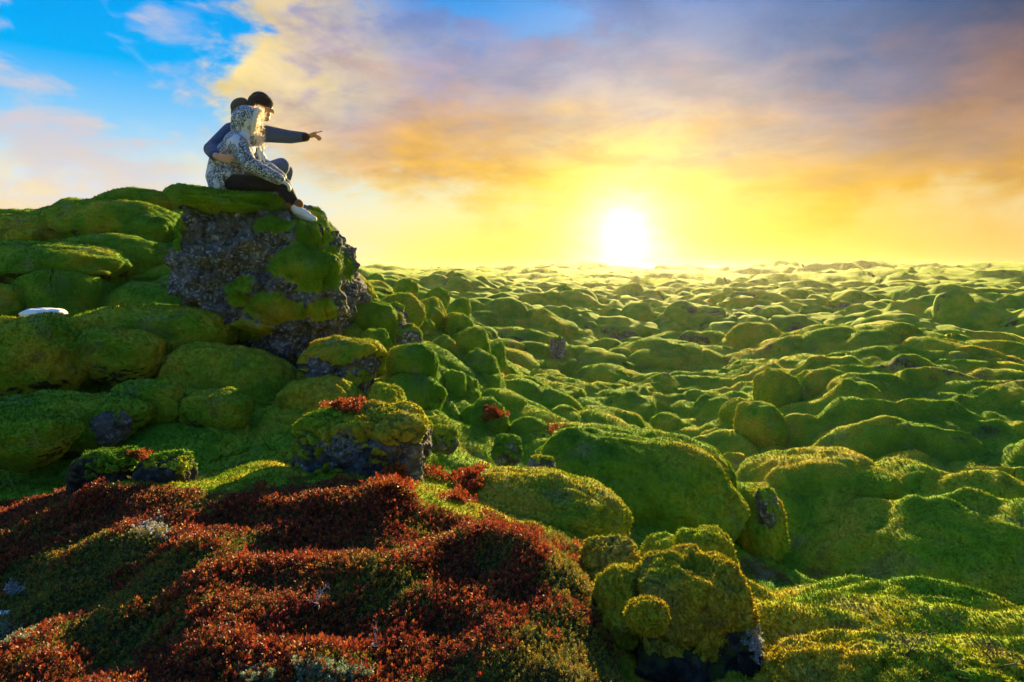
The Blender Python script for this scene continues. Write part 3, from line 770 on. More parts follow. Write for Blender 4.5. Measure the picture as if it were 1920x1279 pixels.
# ------------------------------------------------------------------ the big lava rock the couple sits on
ROCK_Y = 5.8
def rock_relief(v, n, seed, big, mid, small):
    sd = np.array([seed, seed*1.7, seed*0.6])
    rid = 1-np.abs(vnoise3(v*2.6+sd, 3))*2
    d = big*fbm3(v*1.7+sd, 3, 1)+mid*(rid-0.4)*0.6+mid*fbm3(v*5.0+sd, 3, 2, 0.6)+small*fbm3(v*15.0+sd, 4, 4, 0.68)
    # knobs of lichen and pits
    k = vnoise3(v*24.0+sd, 9); d = d+small*0.9*np.clip(k, 0, 1)-small*0.9*np.clip(-vnoise3(v*11.0+sd, 12)-0.25, 0, 1)*2.0
    return v+n*d[:,None]

def build_big_rock():
    p, f = ico(7)
    # silhouette of the block read off the photograph: rows (py, x left, x right)
    rows = [(372,345,500),(378,330,548),(392,318,566),(420,316,600),(460,322,622),(500,326,642),(540,330,655),(565,338,656),(590,372,652),(615,425,646),(640,448,640),(670,455,630),(708,465,610)]
    sc = ROCK_Y/F
    ys = np.array([r[0] for r in rows], float); xl = np.array([r[1] for r in rows], float); xr = np.array([r[2] for r in rows], float)
    e = 4.0
    k = (np.abs(p)**e).sum(1)**(-1.0/e); q = p*k[:,None]
    q /= np.abs(q).max(0)
    py = 540-q[:,2]*168
    hl = np.interp(py, ys, xl)+9; hr = np.interp(py, ys, xr)-12
    ctr = (hl+hr)/2; hw = (hr-hl)/2
    rad = np.sqrt(q[:,0]**2+q[:,1]**2); env = np.clip(rad, 0, None)
    x = ctr+q[:,0]*hw
    dep = np.interp(py, [362, 420, 520, 600, 670], [0.52, 0.60, 0.66, 0.60, 0.45])
    y = q[:,1]*dep
    sc = (ROCK_Y-0.35)/F
    X = (x-960)*sc; Z = EYE+(HZ-py)*sc
    v = np.stack([X, ROCK_Y+y, Z], -1)
    n = vnormals(v, f)
    if n[:,2][np.argmax(v[:,2])] < 0: n = -n
    v = rock_relief(v, n, 4.0, 0.055, 0.095, 0.022)
    return v, f
RV, RF = build_big_rock()
def base_of(v): return Vector((float(v[:,0].mean()), float(v[:,1].mean()), float(v[:,2].min())))
rb = base_of(RV)
big_rock = link('lava_rock', mesh_np('lava_rock', RV-np.array(rb), RF), M_LAVA, None,
                label='big grey lichen-spotted lava rock that the couple sits on', category='rock')
big_rock.location = rb

# the seat cushion across the top of the rock
v, f = superblob(6, 0.49, 0.56, 0.125, 8.0, e=2.5, lobes=0.20, lump=0.05, undercut=0.05, tilt=0.06)
v = v+np.array(W(455, 385, ROCK_Y-0.13))
seat = link('moss_cushion', mesh_np('moss_cushion', v-np.array(rb), f), M_MOSS_ONLY, big_rock, label='thick green moss cushion along the top of the rock')
SEATV, SEATF = v, f
b = shoots(v, f, PER*1.2, 'moss', seat, M_BLADE, normals=vnormals(v, f), min_nz=-0.6)
if b is not None: b.data.transform(Matrix.Translation(-rb))
def biggest(f, nv):
    """the largest connected sheet of the triangles f"""
    if len(f) == 0: return f
    lab = np.arange(nv)
    while True:
        mn = lab[f].min(1); new = lab.copy()
        for i in range(3): np.minimum.at(new, f[:,i], mn)
        new = new[new]
        if (new == lab).all(): break
        lab = new
    fl = lab[f[:,0]]; u, c = np.unique(fl, return_counts=True)
    return f[fl == u[c.argmax()]]

def rock_moss():
    """moss that swells out of the big rock where the photograph shows it, as one cover per patch"""
    n = vnormals(RV, RF); px, py = project(RV)
    front = n[:,1] < 0.35
    wob = 16*fbm3(RV*4.5, 3, 60); wob2 = 14*fbm3(RV*4.5+7, 3, 61)
    spots = [((588,500,82,50),), ((590,430,46,40),), ((520,580,72,30),), ((446,545,30,30),), ((505,424,50,20),),
             ((334,440,18,44),), ((606,580,34,20),), ((470,620,50,20),)]
    for k, (sp,) in enumerate(spots):
        cx, cy, rx, ry = sp
        q = np.sqrt(((px+wob-cx)/rx)**2+((py+wob2-cy)/ry)**2)
        fade = 1.02-q
        sw = np.clip(fade/0.95, 0, 1)**0.75*front
        use = (sw > 0.02)[RF].any(1) & front[RF].all(1)
        ff = biggest(RF[use], len(RV))
        if len(ff) < 30: continue
        ids = np.unique(ff); mp = np.full(len(RV), -1); mp[ids] = np.arange(len(ids)); fm = mp[ff]
        dsm = n[ids]+np.array([0, -0.5, 0.35]); dsm /= np.linalg.norm(dsm, axis=1)[:,None]
        vm = RV[ids]+dsm*((sw[ids]-0.16)*0.085*(1+0.3*vnoise3(RV[ids]*12, 63)))[:,None]
        for _ in range(5):         # relax, so the cover is soft and not a copy of the rock
            acc = np.zeros_like(vm); cnt = np.zeros(len(vm))
            for i in range(3):
                for j in range(3):
                    if i != j: np.add.at(acc, fm[:,i], vm[fm[:,j]]); np.add.at(cnt, fm[:,i], 1)
            vm = vm*0.4+0.6*acc/np.maximum(cnt, 1)[:,None]
        o = link('moss_cushion', mesh_np('moss_cushion', vm-np.array(rb), fm), M_MOSS_ONLY, big_rock)
        good = fm[(sw[ids][fm] > 0.25).all(1)]
        b = shoots(vm, good, PER*1.3, 'moss', o, M_BLADE, normals=vnormals(vm, fm), min_nz=-0.9)
        if b is not None: b.data.transform(Matrix.Translation(-rb))
rock_moss()

# ------------------------------------------------------------------ smaller lava stones with moss caps
def stone(box, Y, label, seed, moss=0.15, deep=0.75, emb=0.25, sub=6, name='lava_stone', cat='stone', e=3.0, relief=(0.05, 0.06, 0.03), mat=None, tilt=0.0, group=None):
    x0, y0, x1, y1 = box; sc = Y/F
    if Y > 3.2: sub = min(sub, 5)
    rx = (x1-x0)/2*sc; rz = (y1-y0)*sc/(1-emb)/2; ry = max(rx*deep, rz*0.7)
    top = W((x0+x1)/2, y0, Y); ctr = np.array([top.x, Y, top.z-rz])
    v, f = superblob(sub, rx, ry, rz, seed, e=e, lobes=0.16, lump=0.05, undercut=0.15, tilt=tilt)
    v = v*np.array([rx, ry, rz])/np.abs(v).max(0)
    smooth_v = v.copy(); n = vnormals(v, f)
    s = min(rx, rz)/0.25
    rv = rock_relief(v*1.0+ctr, n, seed, relief[0]*0.5*s, relief[1]*0.4*s, relief[2]*0.5*s)
    base = Vector((ctr[0], ctr[1], ctr[2]-rz))
    o = link(name, mesh_np(name, rv-np.array(base), f), mat or M_LAVA, None, label=label, category=cat, group=group)
    o.location = base
    # moss cap: swells out of the rock where it faces up
    msk = n[:,2]+0.75*fbm3(v*5.0/s+seed, 3, 5)+0.25*vnoise3(v*14.0/s+seed, 6)
    sw = sstep(msk, 1-moss*2-0.35, 1-moss*2+0.35)
    mv = smooth_v+ctr+n*((sw-0.45)*0.085*s)[:,None]+n*(0.010*s*vnoise3(v*22/s+seed, 8))[:,None]
    used = sw[f].max(1) > 0.12
    ff = biggest(f[used], len(f))
    ids = np.unique(ff); mp = np.full(len(mv), -1); mp[ids] = np.arange(len(ids))
    if len(ids) > 20:
        vm = mv[ids]; fm = mp[ff]
        c = link('moss_cap', mesh_np('moss_cap', vm-np.array(base), fm), M_MOSSY, o)
        nn = vnormals(vm, fm); sw2 = sw[ids]
        b = shoots(vm, fm[sw2[fm].min(1) > 0.4], PER*1.1, 'moss', c, M_BLADE, normals=nn, min_nz=-0.7)
        if b is not None: b.data.transform(Matrix.Translation(-base))
    return o
STONES = [
 ((556,768,802,925), 3.1, 'grey mossy stone with pale blue lichen above the red carpet', 11.0, dict(moss=0.34, e=3.2, deep=0.7, emb=0.12)),
 ((570,640,712,722), 4.85, 'moss-capped stone with a bare rocky lower side in front of the round boulder', 14.0, dict(moss=0.42)),
 ((712,570,766,632), 6.6, 'bare grey rock face wedged between the mossy boulders beside the big rock', 17.0, dict(moss=0.12)),
 ((744,610,790,650), 6.0, 'small knobbly stone with a pale tip in the cascade', 19.0, dict(moss=0.3, emb=0.2)),
 ((175,770,240,818), 3.45, 'bare pointed grey stone under the long moss cushion', 23.0, dict(moss=0.05)),
 ((140,848,262,920), 2.75, 'dark brown lava stone at the top edge of the red carpet', 27.0, dict(moss=0.16, mat=M_LAVA_DARK)),
 ((255,856,362,918), 2.7, 'dark lava stone with white lichen specks beside the brown one', 29.0, dict(moss=0.18, mat=M_LAVA_DARK)),
 ((770,790,812,836), 3.7, 'small green-grey knob of stone right of the mossy stone', 31.0, dict(moss=0.4)),
 ((800,800,860,840), 3.8, 'low mossy stone beside the small green-grey knob', 33.0, dict(moss=0.4)),
 ((922,820,980,862), 3.9, 'dark triangular mossy stone behind the big smooth mound', 37.0, dict(moss=0.4)),
 ((988,858,1042,892), 3.35, 'brown crumbling stone on the top of the big smooth mound', 39.0, dict(moss=0.1)),
 ((1418,918,1456,975), 4.12, 'blue-grey lichened stone on the steep mossy rock', 41.0, dict(moss=0.3)),
 ((1030,630,1062,680), 12.0, 'bare brown lava stack standing on the valley moss', 43.0, dict(moss=0.05, emb=0.15)),
 ((1545,566,1600,602), 24.0, 'bare lava outcrop in the far field right of the sun', 45.0, dict(moss=0.1, sub=5)),
 ((1690,548,1730,566), 36.0, 'small dark outcrop far out below the right horizon', 47.0, dict(moss=0.1, sub=5)),
 ((1360,548,1424,574), 26.0, 'dark bare cap of the brown knoll in the far field', 49.0, dict(moss=0.1, sub=5)),
 ((735,588,765,640), 6.3, 'thin dark rock slab standing behind the dark smooth boulder', 51.0, dict(moss=0.1, sub=5)),
]
for bx, Y, lab, sd, kw in STONES: stone(bx, Y, lab, sd, **kw)

# ---- the rock with moss heads at the lower edge, and its neighbours
def head(parent, pbase, box, Y, seed, deep=0.8, emb=0.2, per=1.3, label=None, sub=6, **kw):
    x0, y0, x1, y1 = box; sc = Y/F
    rx = (x1-x0)/2*sc; rz = (y1-y0)*sc/(1-emb)/2; ry = max(rx*deep, rz*0.8)
    top = W((x0+x1)/2, y0, Y); ctr = np.array([top.x, Y, top.z-rz])
    kw.setdefault('lobes', 0.18); kw.setdefault('lump', 0.05)
    v, f = superblob(sub, rx, ry, rz, seed, **kw); v = v*np.array([rx, ry, rz])/np.abs(v).max(0)+ctr
    o = link('moss_cushion', mesh_np('moss_cushion', v-np.array(pbase), f), M_MOSS_ONLY, parent, label=label)
    b = shoots(v, f, PER*per*1.3, 'moss', o, M_BLADE, normals=vnormals(v, f), min_nz=-0.75, size=0.85)
    if b is not None: b.data.transform(Matrix.Translation(-pbase))
    return o
near_rock = stone((1165,1130,1432,1420), 1.85, 'dark lava rock with shaggy moss heads at the lower picture edge', 61.0, moss=0.0, mat=M_LAVA_DARK, name='lava_rock', cat='rock', emb=0.1, deep=0.7, e=3.4)
nb = near_rock.location.copy()
head(near_rock, nb, (1184,1040,1424,1205), 1.86, 63.0, lobes=0.24)
head(near_rock, nb, (1108,1058,1212,1200), 1.90, 65.0)
head(near_rock, nb, (1172,1120,1256,1178), 1.66, 67.0, label='small round moss head in front of the larger ones')
mossy((1266,990,1378,1090), 2.45, 'shaggy sunlit moss block behind the moss heads', sub=6, emb=0.3, seed=71.0, e=3.0, per=1.2)
mossy((1085,1006,1210,1090), 2.2, 'pale crumbly moss hump at the right end of the red carpet', sub=6, emb=0.35, seed=73.0, lump=0.12, per=1.2)
mossy((1400,1205,1960,1520), 1.62, 'yellow-green moss swell filling the lower right corner', name='moss_mound', cat='mound', sub=7, emb=0.3, seed=77.0, deep=0.5, lobes=0.10, lump=0.045, e=2.5, undercut=0.0)
mossy((1200,1005,1300,1050), 2.95, 'low yellow moss ripple between the mounds', name='moss_mound', cat='mound', sub=5, emb=0.5, seed=79.0)

# ------------------------------------------------------------------ snow
def make_snow():
    m, t, N, out = new_mat('snow')
    pos = t.nodes.new('ShaderNodeNewGeometry').outputs['Position']
    h = N.noise(pos, 40.0, 4, 0.6)
    p = principled(t, N, (0.86, 0.89, 0.93, 1), 0.55, 0.3, normal=bump(t, N, h, 0.15, 0.006))
    p.inputs['Subsurface Weight'].default_value = 0.0
    t.links.new(p.outputs[0], out.inputs[0]); return m
M_SNOW = make_snow()
def snow(box, Y, label, seed):
    x0, y0, x1, y1 = box; sc = Y/F
    rx = (x1-x0)/2*sc; rz = (y1-y0)*sc/1.2
    c = W((x0+x1)/2, y0, Y)
    v, f = superblob(5, rx, rx*0.8, rz, seed, lobes=0.16, lump=0.03); v = v*np.array([rx, rx*0.8, rz])/np.abs(v).max(0)
    o = link('snow_patch', mesh_np('snow_patch', v+np.array([0, 0, rz*0.5]), f), M_SNOW, None, label=label, category='snow patch')
    o.location = (c.x, Y, c.z-rz*1.5)
snow((42,577,122,590), 5.25, 'small white snow patch above the large bulging moss mound', 3.0)
snow((-30,1146,42,1182), 1.85, 'scrap of bluish snow at the lower left picture edge', 5.0)

# ------------------------------------------------------------------ red dwarf shrubs and other small plants
def make_leaf(name, trans=0.4, rough=0.6):
    m, t, N, out = new_mat(name)
    at = t.nodes.new('ShaderNodeAttribute'); at.attribute_name = 'tint'
    c = at.outputs['Color']
    p = principled(t, N, c, rough, 0.25)
    tr = t.nodes.new('ShaderNodeBsdfTranslucent'); t.links.new(N.v('MULTIPLY', c, (1.4, 1.2, 1.0)), tr.inputs[0])
    mx = t.nodes.new('ShaderNodeMixShader'); mx.inputs[0].default_value = trans
    t.links.new(p.outputs[0], mx.inputs[1]); t.links.new(tr.outputs[0], mx.inputs[2]); t.links.new(mx.outputs[0], out.inputs[0])
    return m
M_LEAF = make_leaf('shrub_leaf', 0.28)

def sprig_template(seed, nl=11):
    """one upright sprig of a dwarf shrub, 1 unit tall: crossed stem and a spiral of leaves, quads only"""
    r = np.random.default_rng(seed); V = []; Q = []
    lean = r.normal(size=2)*0.16
    def ax(t): return np.array([lean[0]*t*t, lean[1]*t*t, t*0.86])
    s = np.array([0.016, 0.012, 0]); V += [ax(0)-s, ax(0)+s, ax(1)]; Q.append([0, 1, 2])
    stem = len(Q)
    for i in range(nl):
        t = 0.28+0.74*(i/(nl-1)); a = i*2.4+r.normal()*0.3
        out = np.array([math.cos(a), math.sin(a), 0]); el = 0.35+0.6*t+r.normal()*0.2
        d = out*math.cos(el)+np.array([0, 0, math.sin(el)]); sd = np.cross(d, [0, 0, 1]); sd /= np.linalg.norm(sd)+1e-9
        L = (0.52-0.14*t)*(0.7+0.6*r.random()); w = L*0.33; up = np.cross(sd, d)
        p = ax(min(t, 1.0)); b = len(V)
        V += [p+d*L*0.35+sd*w, p+d*L*0.35-sd*w-up*w*0.3, p+d*L]; Q.append([b, b+1, b+2])
    return np.array(V), np.array(Q), stem
SPRIGS = [sprig_template(100+i, 9+(i % 3)) for i in range(7)]

def plant(points, normals, heights, colours, name, parent, mat, label=None, stemcol=(0.05, 0.03, 0.02), top=False, cat=None, upw=0.6):
    """sprigs at the given points, joined: nobody could count them"""
    VV = []; QQ = []; CC = []; off = 0
    which = RNG.integers(0, len(SPRIGS), len(points))
    for k, (tv, tq, st) in enumerate(SPRIGS):
        m = which == k; n = int(m.sum())
        if not n: continue
        up = normals[m]*(1-upw)+np.array([0, 0, upw])+RNG.normal(size=(n, 3))*0.22
        up /= np.linalg.norm(up, axis=1)[:,None]
        a = np.cross(up, RNG.normal(size=(n, 3))); a /= np.linalg.norm(a, axis=1)[:,None]; bq = np.cross(up, a)
        h = heights[m]
        P = (tv[None,:,0,None]*a[:,None]+tv[None,:,1,None]*bq[:,None]+tv[None,:,2,None]*up[:,None])*h[:,None,None]+points[m][:,None]
        VV.append(P.reshape(-1, 3)); nv = len(tv)
        QQ.append((tq[None]+(np.arange(n)*nv)[:,None,None]).reshape(-1, 3)+off)
        lc = colours[m][:,None]*(0.65+0.7*RNG.random((n, nv//3, 1)))
        lc[:, :st] = np.array(stemcol)
        cc = np.repeat(lc, 3, axis=1).reshape(-1, 3); CC.append(np.concatenate([cc, np.ones((len(cc), 1))], 1))
        off += n*nv
    if not VV: return None
    me = mesh_fast(name, np.concatenate(VV), np.concatenate(QQ))
    at = me.attributes.new('tint', 'FLOAT_COLOR', 'POINT'); at.data.foreach_set('color', np.concatenate(CC).astype(np.float32).ravel())
    return link(name, me, mat, parent, kind='stuff', label=label, category=cat)

def sample(v, f, n, w):
    cs = np.cumsum(w); idx = np.minimum(np.searchsorted(cs/cs[-1], RNG.random(n)), len(f)-1)
    u = RNG.random(n); q = RNG.random(n); fl = u+q > 1; u[fl] = 1-u[fl]; q[fl] = 1-q[fl]; t = f[idx]
    k = np.stack([1-u-q, u, q], -1)
    return (v[t]*k[:,:,None]).sum(1), (TN[t]*k[:,:,None]).sum(1)

RED = np.array([(0.22, 0.036, 0.016), (0.25, 0.058, 0.015), (0.29, 0.095, 0.018), (0.12, 0.022, 0.012), (0.23, 0.045, 0.026), (0.19, 0.072, 0.014), (0.06, 0.032, 0.016), (0.16, 0.032, 0.020)])
OLV = np.array([(0.14, 0.15, 0.020), (0.20, 0.17, 0.020), (0.10, 0.16, 0.025), (0.30, 0.19, 0.020)])
def carpet():
    ar, fn = tri_areas(TV, TF); c = TV[TF].mean(1)
    m = (c[:,1] > 0.7) & (c[:,1] < 3.6) & (np.abs(c[:,0]) < 3.4)
    f = TF[m]; c = c[m]; ar = ar[m]
    ppx, ppy = project(c)
    # ragged border
    jx = 26*vnoise2(c[:,0]*9, c[:,1]*9, 40); jy = 22*vnoise2(c[:,0]*9, c[:,1]*9, 41)
    inn = inside(CARPET, ppx+jx, ppy+jy).astype(float)
    w = ar*inn
    p, n = sample(TV, f, 52000 if not QUICK else 9000, w)
    big = vnoise2(p[:,0]*2.4+3, p[:,1]*2.4, 44)+0.6*vnoise2(p[:,0]*6.5, p[:,1]*6.5, 45)+0.35*vnoise2(p[:,0]*15, p[:,1]*15, 48)
    px, py = project(p)
    # the green strip down the little ridge to the lower left
    strip = np.exp(-((py-(1170-(px/420.0)*240))/30.0)**2)*(px < 480)
    green = (big+1.0*strip+0.15*RNG.normal(size=len(p))) > 0.16
    gone = RNG.random(len(p)) < np.clip(0.4*(big-0.2)+0.15*strip, 0, 0.75)
    col = RED[RNG.integers(0, len(RED), len(p))]*(0.75+0.6*RNG.random((len(p), 1)))
    warm = vnoise2(p[:,0]*3.1, p[:,1]*3.1+5, 46)
    col[:,1] *= 1+0.8*np.clip(warm, 0, 1)
    g = OLV[RNG.integers(0, len(OLV), len(p))]*(0.7+0.6*RNG.random((len(p), 1)))
    col = np.where(green[:,None], g, col)
    h = np.where(green, 0.013, 0.019)*(0.7+0.75*RNG.random(len(p)))*(1+0.35*vnoise2(p[:,0]*5, p[:,1]*5, 47))
    k = ~gone
    plant(p[k]-n[k]*0.003, n[k], h[k], col[k], 'dwarf_shrub', None, M_LEAF, label='red and rust dwarf shrub carpet covering the near ground', cat='shrub')
carpet()

bpy.context.view_layer.update()
DG = bpy.context.evaluated_depsgraph_get()
def scene_hit(px, py):
    d = (W(px, py, 1.0)-cam.location).normalized()
    return SC.ray_cast(DG, cam.location, d)
def patch(cx, cy, rx, ry, n, name, cols, h0, label, mat=M_LEAF, cat='shrub', **kw):
    P = []; NN = []
    for i in range(n):
        a = random.random()*2*math.pi; r = math.sqrt(random.random())*(0.75+0.35*math.sin(3*a+cx))
        ok, loc, nr, *_ = scene_hit(cx+rx*r*math.cos(a), cy+ry*r*math.sin(a))
        if ok: P.append(loc); NN.append(nr)
    if len(P) < 5: return
    P = np.array(P); NN = np.array(NN)
    # drop stragglers that hit something far behind
    md = np.median(P[:,1]); k = np.abs(P[:,1]-md) < 0.5; P = P[k]; NN = NN[k]
    col = np.array(cols)[RNG.integers(0, len(cols), len(P))]*(0.7+0.6*RNG.random((len(P), 1)))
    plant(P, NN, h0*(0.6+0.8*RNG.random(len(P))), col, name, None, mat, label=label, cat=cat, **kw)
PATCHES = [
 (865,893,62,34,900,0.032,'rusty shrub patch between the grey mossy stone and the smooth mound'),
 (735,905,45,26,450,0.030,'rusty tuft right of the grey mossy stone above the red carpet'),
 (645,762,55,13,420,0.028,'red sprigs growing on top of the grey mossy stone'),
 (925,780,26,14,160,0.036,'small rusty shrub on the yellow moss of the cascade foot'),
 (860,935,40,12,240,0.022,'thin red sprigs on the near slope of the smooth mound'),
 (262,856,26,10,150,0.020,'red tuft between the two dark lava stones'),
 (1045,806,24,9,110,0.028,'tiny orange shrub on the moss saddle before the valley'),
]
for cx, cy, rx, ry, n, h0, lab in PATCHES:
    patch(cx, cy, rx, ry, n if not QUICK else n//3, 'dwarf_shrub', RED[[1, 2, 0]], h0, lab)
LICH = [(0.34, 0.40, 0.43), (0.26, 0.32, 0.34), (0.42, 0.46, 0.48), (0.16, 0.2, 0.14)]
GRN = [(0.17, 0.28, 0.18), (0.22, 0.32, 0.22), (0.12, 0.22, 0.12), (0.25, 0.07, 0.03)]
for cx, cy, rx, ry, n, h0, cols, lab in [
 (288,988,40,22,330,0.013,LICH,'whitish reindeer lichen tuft in the red carpet'),
 (605,1262,85,30,800,0.015,GRN,'pale mint-green lichen patch at the lower picture edge'),
 (480,1266,40,20,260,0.014,GRN,'small mint-green lichen tuft left of the larger patch'),
 (20,1185,50,22,240,0.013,GRN,'pale green lichen beside the snow scrap at the left edge'),
 (26,1108,18,8,60,0.02,LICH,'tiny whitish lichen at the left picture edge'),
 (1412,1205,20,34,110,0.016,LICH,'blue-white lichen on the flank of the near dark rock'),
 (640,830,44,26,300,0.016,LICH,'pale blue lichen crust on the face of the grey mossy stone')]:
    patch(cx, cy, rx, ry, n if not QUICK else n//3, 'lichen_tuft', cols, h0, lab, cat='lichen', stemcol=(0.2, 0.22, 0.2), upw=0.2)

# ---- dry twigs and grass wisps
def make_plain(name, col, rough=0.7, spec=0.3, var=0.3, scale=30.0, bmp=0.0, sheen=0.0):
    m, t, N, out = new_mat(name)
    pos = t.nodes.new('ShaderNodeTexCoord').outputs['Object']
    g = N.add(1-var/2, N.mul(N.noise(pos, scale, 4, 0.6), var))
    c = N.v('MULTIPLY', tuple(col[:3]), N.comb(g, g, g))
    nr = bump(t, N, N.noise(pos, scale*2, 4, 0.6), bmp, 0.004) if bmp else None
    p = principled(t, N, c, rough, spec, sheen, normal=nr)
    t.links.new(p.outputs[0], out.inputs[0]); return m
M_TWIG = make_plain('dry_twig', (0.055, 0.032, 0.022), 0.8)
M_PALE = make_plain('grey_twig', (0.30, 0.30, 0.33), 0.8)
M_STRAW = make_plain('straw', (0.34, 0.27, 0.09), 0.7)
def tube(bm, pts, r0, r1, seg=5):
    rings = []
    for i, p in enumerate(pts):
        t = (pts[min(i+1, len(pts)-1)]-pts[max(i-1, 0)]).normalized()
        a = t.orthogonal().normalized(); b = t.cross(a); r = r0+(r1-r0)*i/(len(pts)-1)
        rings.append([bm.verts.new(p+(a*math.cos(2*math.pi*k/seg)+b*math.sin(2*math.pi*k/seg))*r) for k in range(seg)])
    for i in range(len(rings)-1):
        for k in range(seg): bm.faces.new((rings[i][k], rings[i][(k+1) % seg], rings[i+1][(k+1) % seg], rings[i+1][k]))
    bm.faces.new(rings[-1]); bm.faces.new(rings[0][::-1])
def twig(px, py, label, seed, size=0.09, mat=None, r=0.0013, nb=4, name='dry_twig', droop=0.3):
    rd = random.Random(seed); ok, loc, nr, *_ = scene_hit(px, py)
    if not ok: return
    bm = bmesh.new()
    def grow(p, d, L, r, lev):
        pts = [p.copy()]; n = 6
        for i in range(n):
            d = (d+Vector((rd.gauss(0, 0.28), rd.gauss(0, 0.28), rd.gauss(-0.02*droop, 0.2)))).normalized()
            p = p+d*L/n; pts.append(p.copy())
            if lev < 2 and i in (1, 2, 4) and rd.random() < 0.8:
                dd = (d+Vector((rd.gauss(0, 0.8), rd.gauss(0, 0.8), rd.gauss(0.1, 0.5)))).normalized()
                grow(p, dd, L*0.55, r*0.7, lev+1)
        tube(bm, pts, r, r*0.45)
    for i in range(nb):
        a = rd.random()*2*math.pi
        grow(Vector((0, 0, -0.004)), Vector((math.cos(a), math.sin(a), 0.5+0.5*rd.random())).normalized(), size*(0.6+0.6*rd.random()), r, 0)
    me = bpy.data.meshes.new(name); bm.to_mesh(me); bm.free()
    o = link(name, me, mat or M_TWIG, None, label=label, category='twig'); o.location = loc
twig(1870,1250,'curled brown twig on the moss at the lower right corner', 1, 0.10, r=0.0016)
twig(1700,1225,'fine black twig lying on the yellow moss slope', 2, 0.09)
twig(1790,1262,'thin dark twig between the other two on the yellow moss', 3, 0.07)
twig(588,1135,'bleached grey twig sticking out of the red carpet', 4, 0.055, M_PALE, 0.0012, 5)
twig(705,1205,'bleached grey twig low in the middle of the red carpet', 5, 0.05, M_PALE, 0.0010, 5)
twig(80,845,'tangle of dry stems under the low moss cushion', 6, 0.10, M_STRAW, 0.0012, 4)
def wisp(px, py, label, seed, n=9, L=0.12, lean=(0.3, 0)):
    rd = random.Random(seed); ok, loc, nr, *_ = scene_hit(px, py)
    if not ok: return
    bm = bmesh.new()
    for i in range(n):
        p = Vector((rd.gauss(0, 0.012), rd.gauss(0, 0.012), -0.005)); d = Vector((rd.gauss(lean[0], 0.35), rd.gauss(lean[1], 0.3), 1)).normalized()
        l = L*(0.5+0.7*rd.random()); pts = [p+d*l*t+Vector((d.x, d.y, -0.6))*l*0.25*t*t for t in (0, 0.25, 0.5, 0.75, 1)]
        tube(bm, pts, 0.0009, 0.0003, 4)
    me = bpy.data.meshes.new('grass_wisp'); bm.to_mesh(me); bm.free()
    o = link('grass_wisp', me, M_STRAW, None, label=label, category='grass'); o.location = loc
wisp(742,855,'wisp of dry straw-coloured grass in front of the grey mossy stone', 11, 14, 0.14)
wisp(365,905,'few pale grass blades right of the dark lava stones', 12, 6, 0.09, (0.7, 0))
wisp(1420,1068,'single thin grass blades standing above the dark hollow', 13, 3, 0.09)
ok, loc, nr, *_ = scene_hit(1762, 1124)
if ok:
    lv = np.array([(-0.012,0,0.004),(-0.004,0.006,0.007),(0.012,0.001,0.006),(0.004,-0.006,0.009),(0,0,0.004)])
    me = mesh_np('fallen_leaf', lv, np.array([(0,4,1),(1,4,2),(2,4,3),(3,4,0)]))
    o = link('fallen_leaf', me, make_plain('red_leaf', (0.55, 0.05, 0.02)), None, label='single red leaf on the yellow moss slope', category='leaf'); o.location = loc+Vector((0, 0, 0.006))

# ------------------------------------------------------------------ the couple
def fabric(name, col, rough=0.85, weave=220.0, folds=0.35, sheen=0.2, mottle=0.35):
    m, t, N, out = new_mat(name)
    pos = t.nodes.new('ShaderNodeTexCoord').outputs['Object']
    g = N.add(1-mottle/2, N.mul(N.noise(pos, 14.0, 4, 0.6), mottle))
    c = N.v('MULTIPLY', tuple(col[:3]), N.comb(g, g, g))
    h = N.add(N.mul(N.noise(pos, 16.0, 4, 0.6, 0.8), 3.0), N.mul(N.noise(pos, weave, 2, 0.5), 0.25))
    p = principled(t, N, c, rough, 0.25, sheen, normal=bump(t, N, h, folds, 0.02))
    t.links.new(p.outputs[0], out.inputs[0]); return m
def make_print():
    """white winter jacket printed with dark scribbles and clear white patches"""
    m, t, N, out = new_mat('scribble_jacket')
    pos = t.nodes.new('ShaderNodeTexCoord').outputs['Object']
    n1 = N.noise(pos, 30.0, 4, 0.65, 1.6); n2 = N.noise(N.v('ADD', pos, (5, 3, 1)), 56.0, 3, 0.6, 1.0)
    l1 = N.ss(N.m('ABSOLUTE', N.sub(n1, 0.5)), 0.062, 0.034); l2 = N.ss(n2, 0.55, 0.60)
    ink = N.m('MAXIMUM', l1, l2)
    clear = N.ss(N.noise(N.v('ADD', pos, (2.2, 0, 0.4)), 7.0, 2, 0.5), 0.56, 0.60)
    ink = N.mul(ink, N.sub(1.0, clear))
    base = N.mix(N.noise(pos, 9.0, 2, 0.5), (0.46, 0.55, 0.76, 1), (0.66, 0.72, 0.84, 1))
    c = N.mix(ink, base, (0.016, 0.020, 0.040, 1))
    h = N.noise(pos, 15.0, 4, 0.6, 0.8)
    p = principled(t, N, c, 0.7, 0.3, 0.15, normal=bump(t, N, h, 0.5, 0.03))
    t.links.new(p.outputs[0], out.inputs[0]); return m
M_PRINT = make_print()
M_SKIN = make_plain('skin', (0.58, 0.30, 0.22), 0.55, 0.35, 0.15, 25.0)
M_NAVY = fabric('navy_jacket', (0.050, 0.080, 0.18))
M_OLIVE = fabric('olive_lining', (0.080, 0.068, 0.050))
M_BEANIE = fabric('dark_knit', (0.028, 0.015, 0.018), 0.95, 120.0, 0.7)
M_JEANS = fabric('jeans', (0.08, 0.12, 0.28))
M_BLACK = fabric('black_trousers', (0.014, 0.013, 0.015))
M_WHITE = fabric('white_boot', (0.74, 0.77, 0.82), 0.6)
M_BROWN = fabric('brown_cuff', (0.24, 0.095, 0.035), 0.95)
M_FUR = make_leaf('cream_fur', 0.35, 0.8)
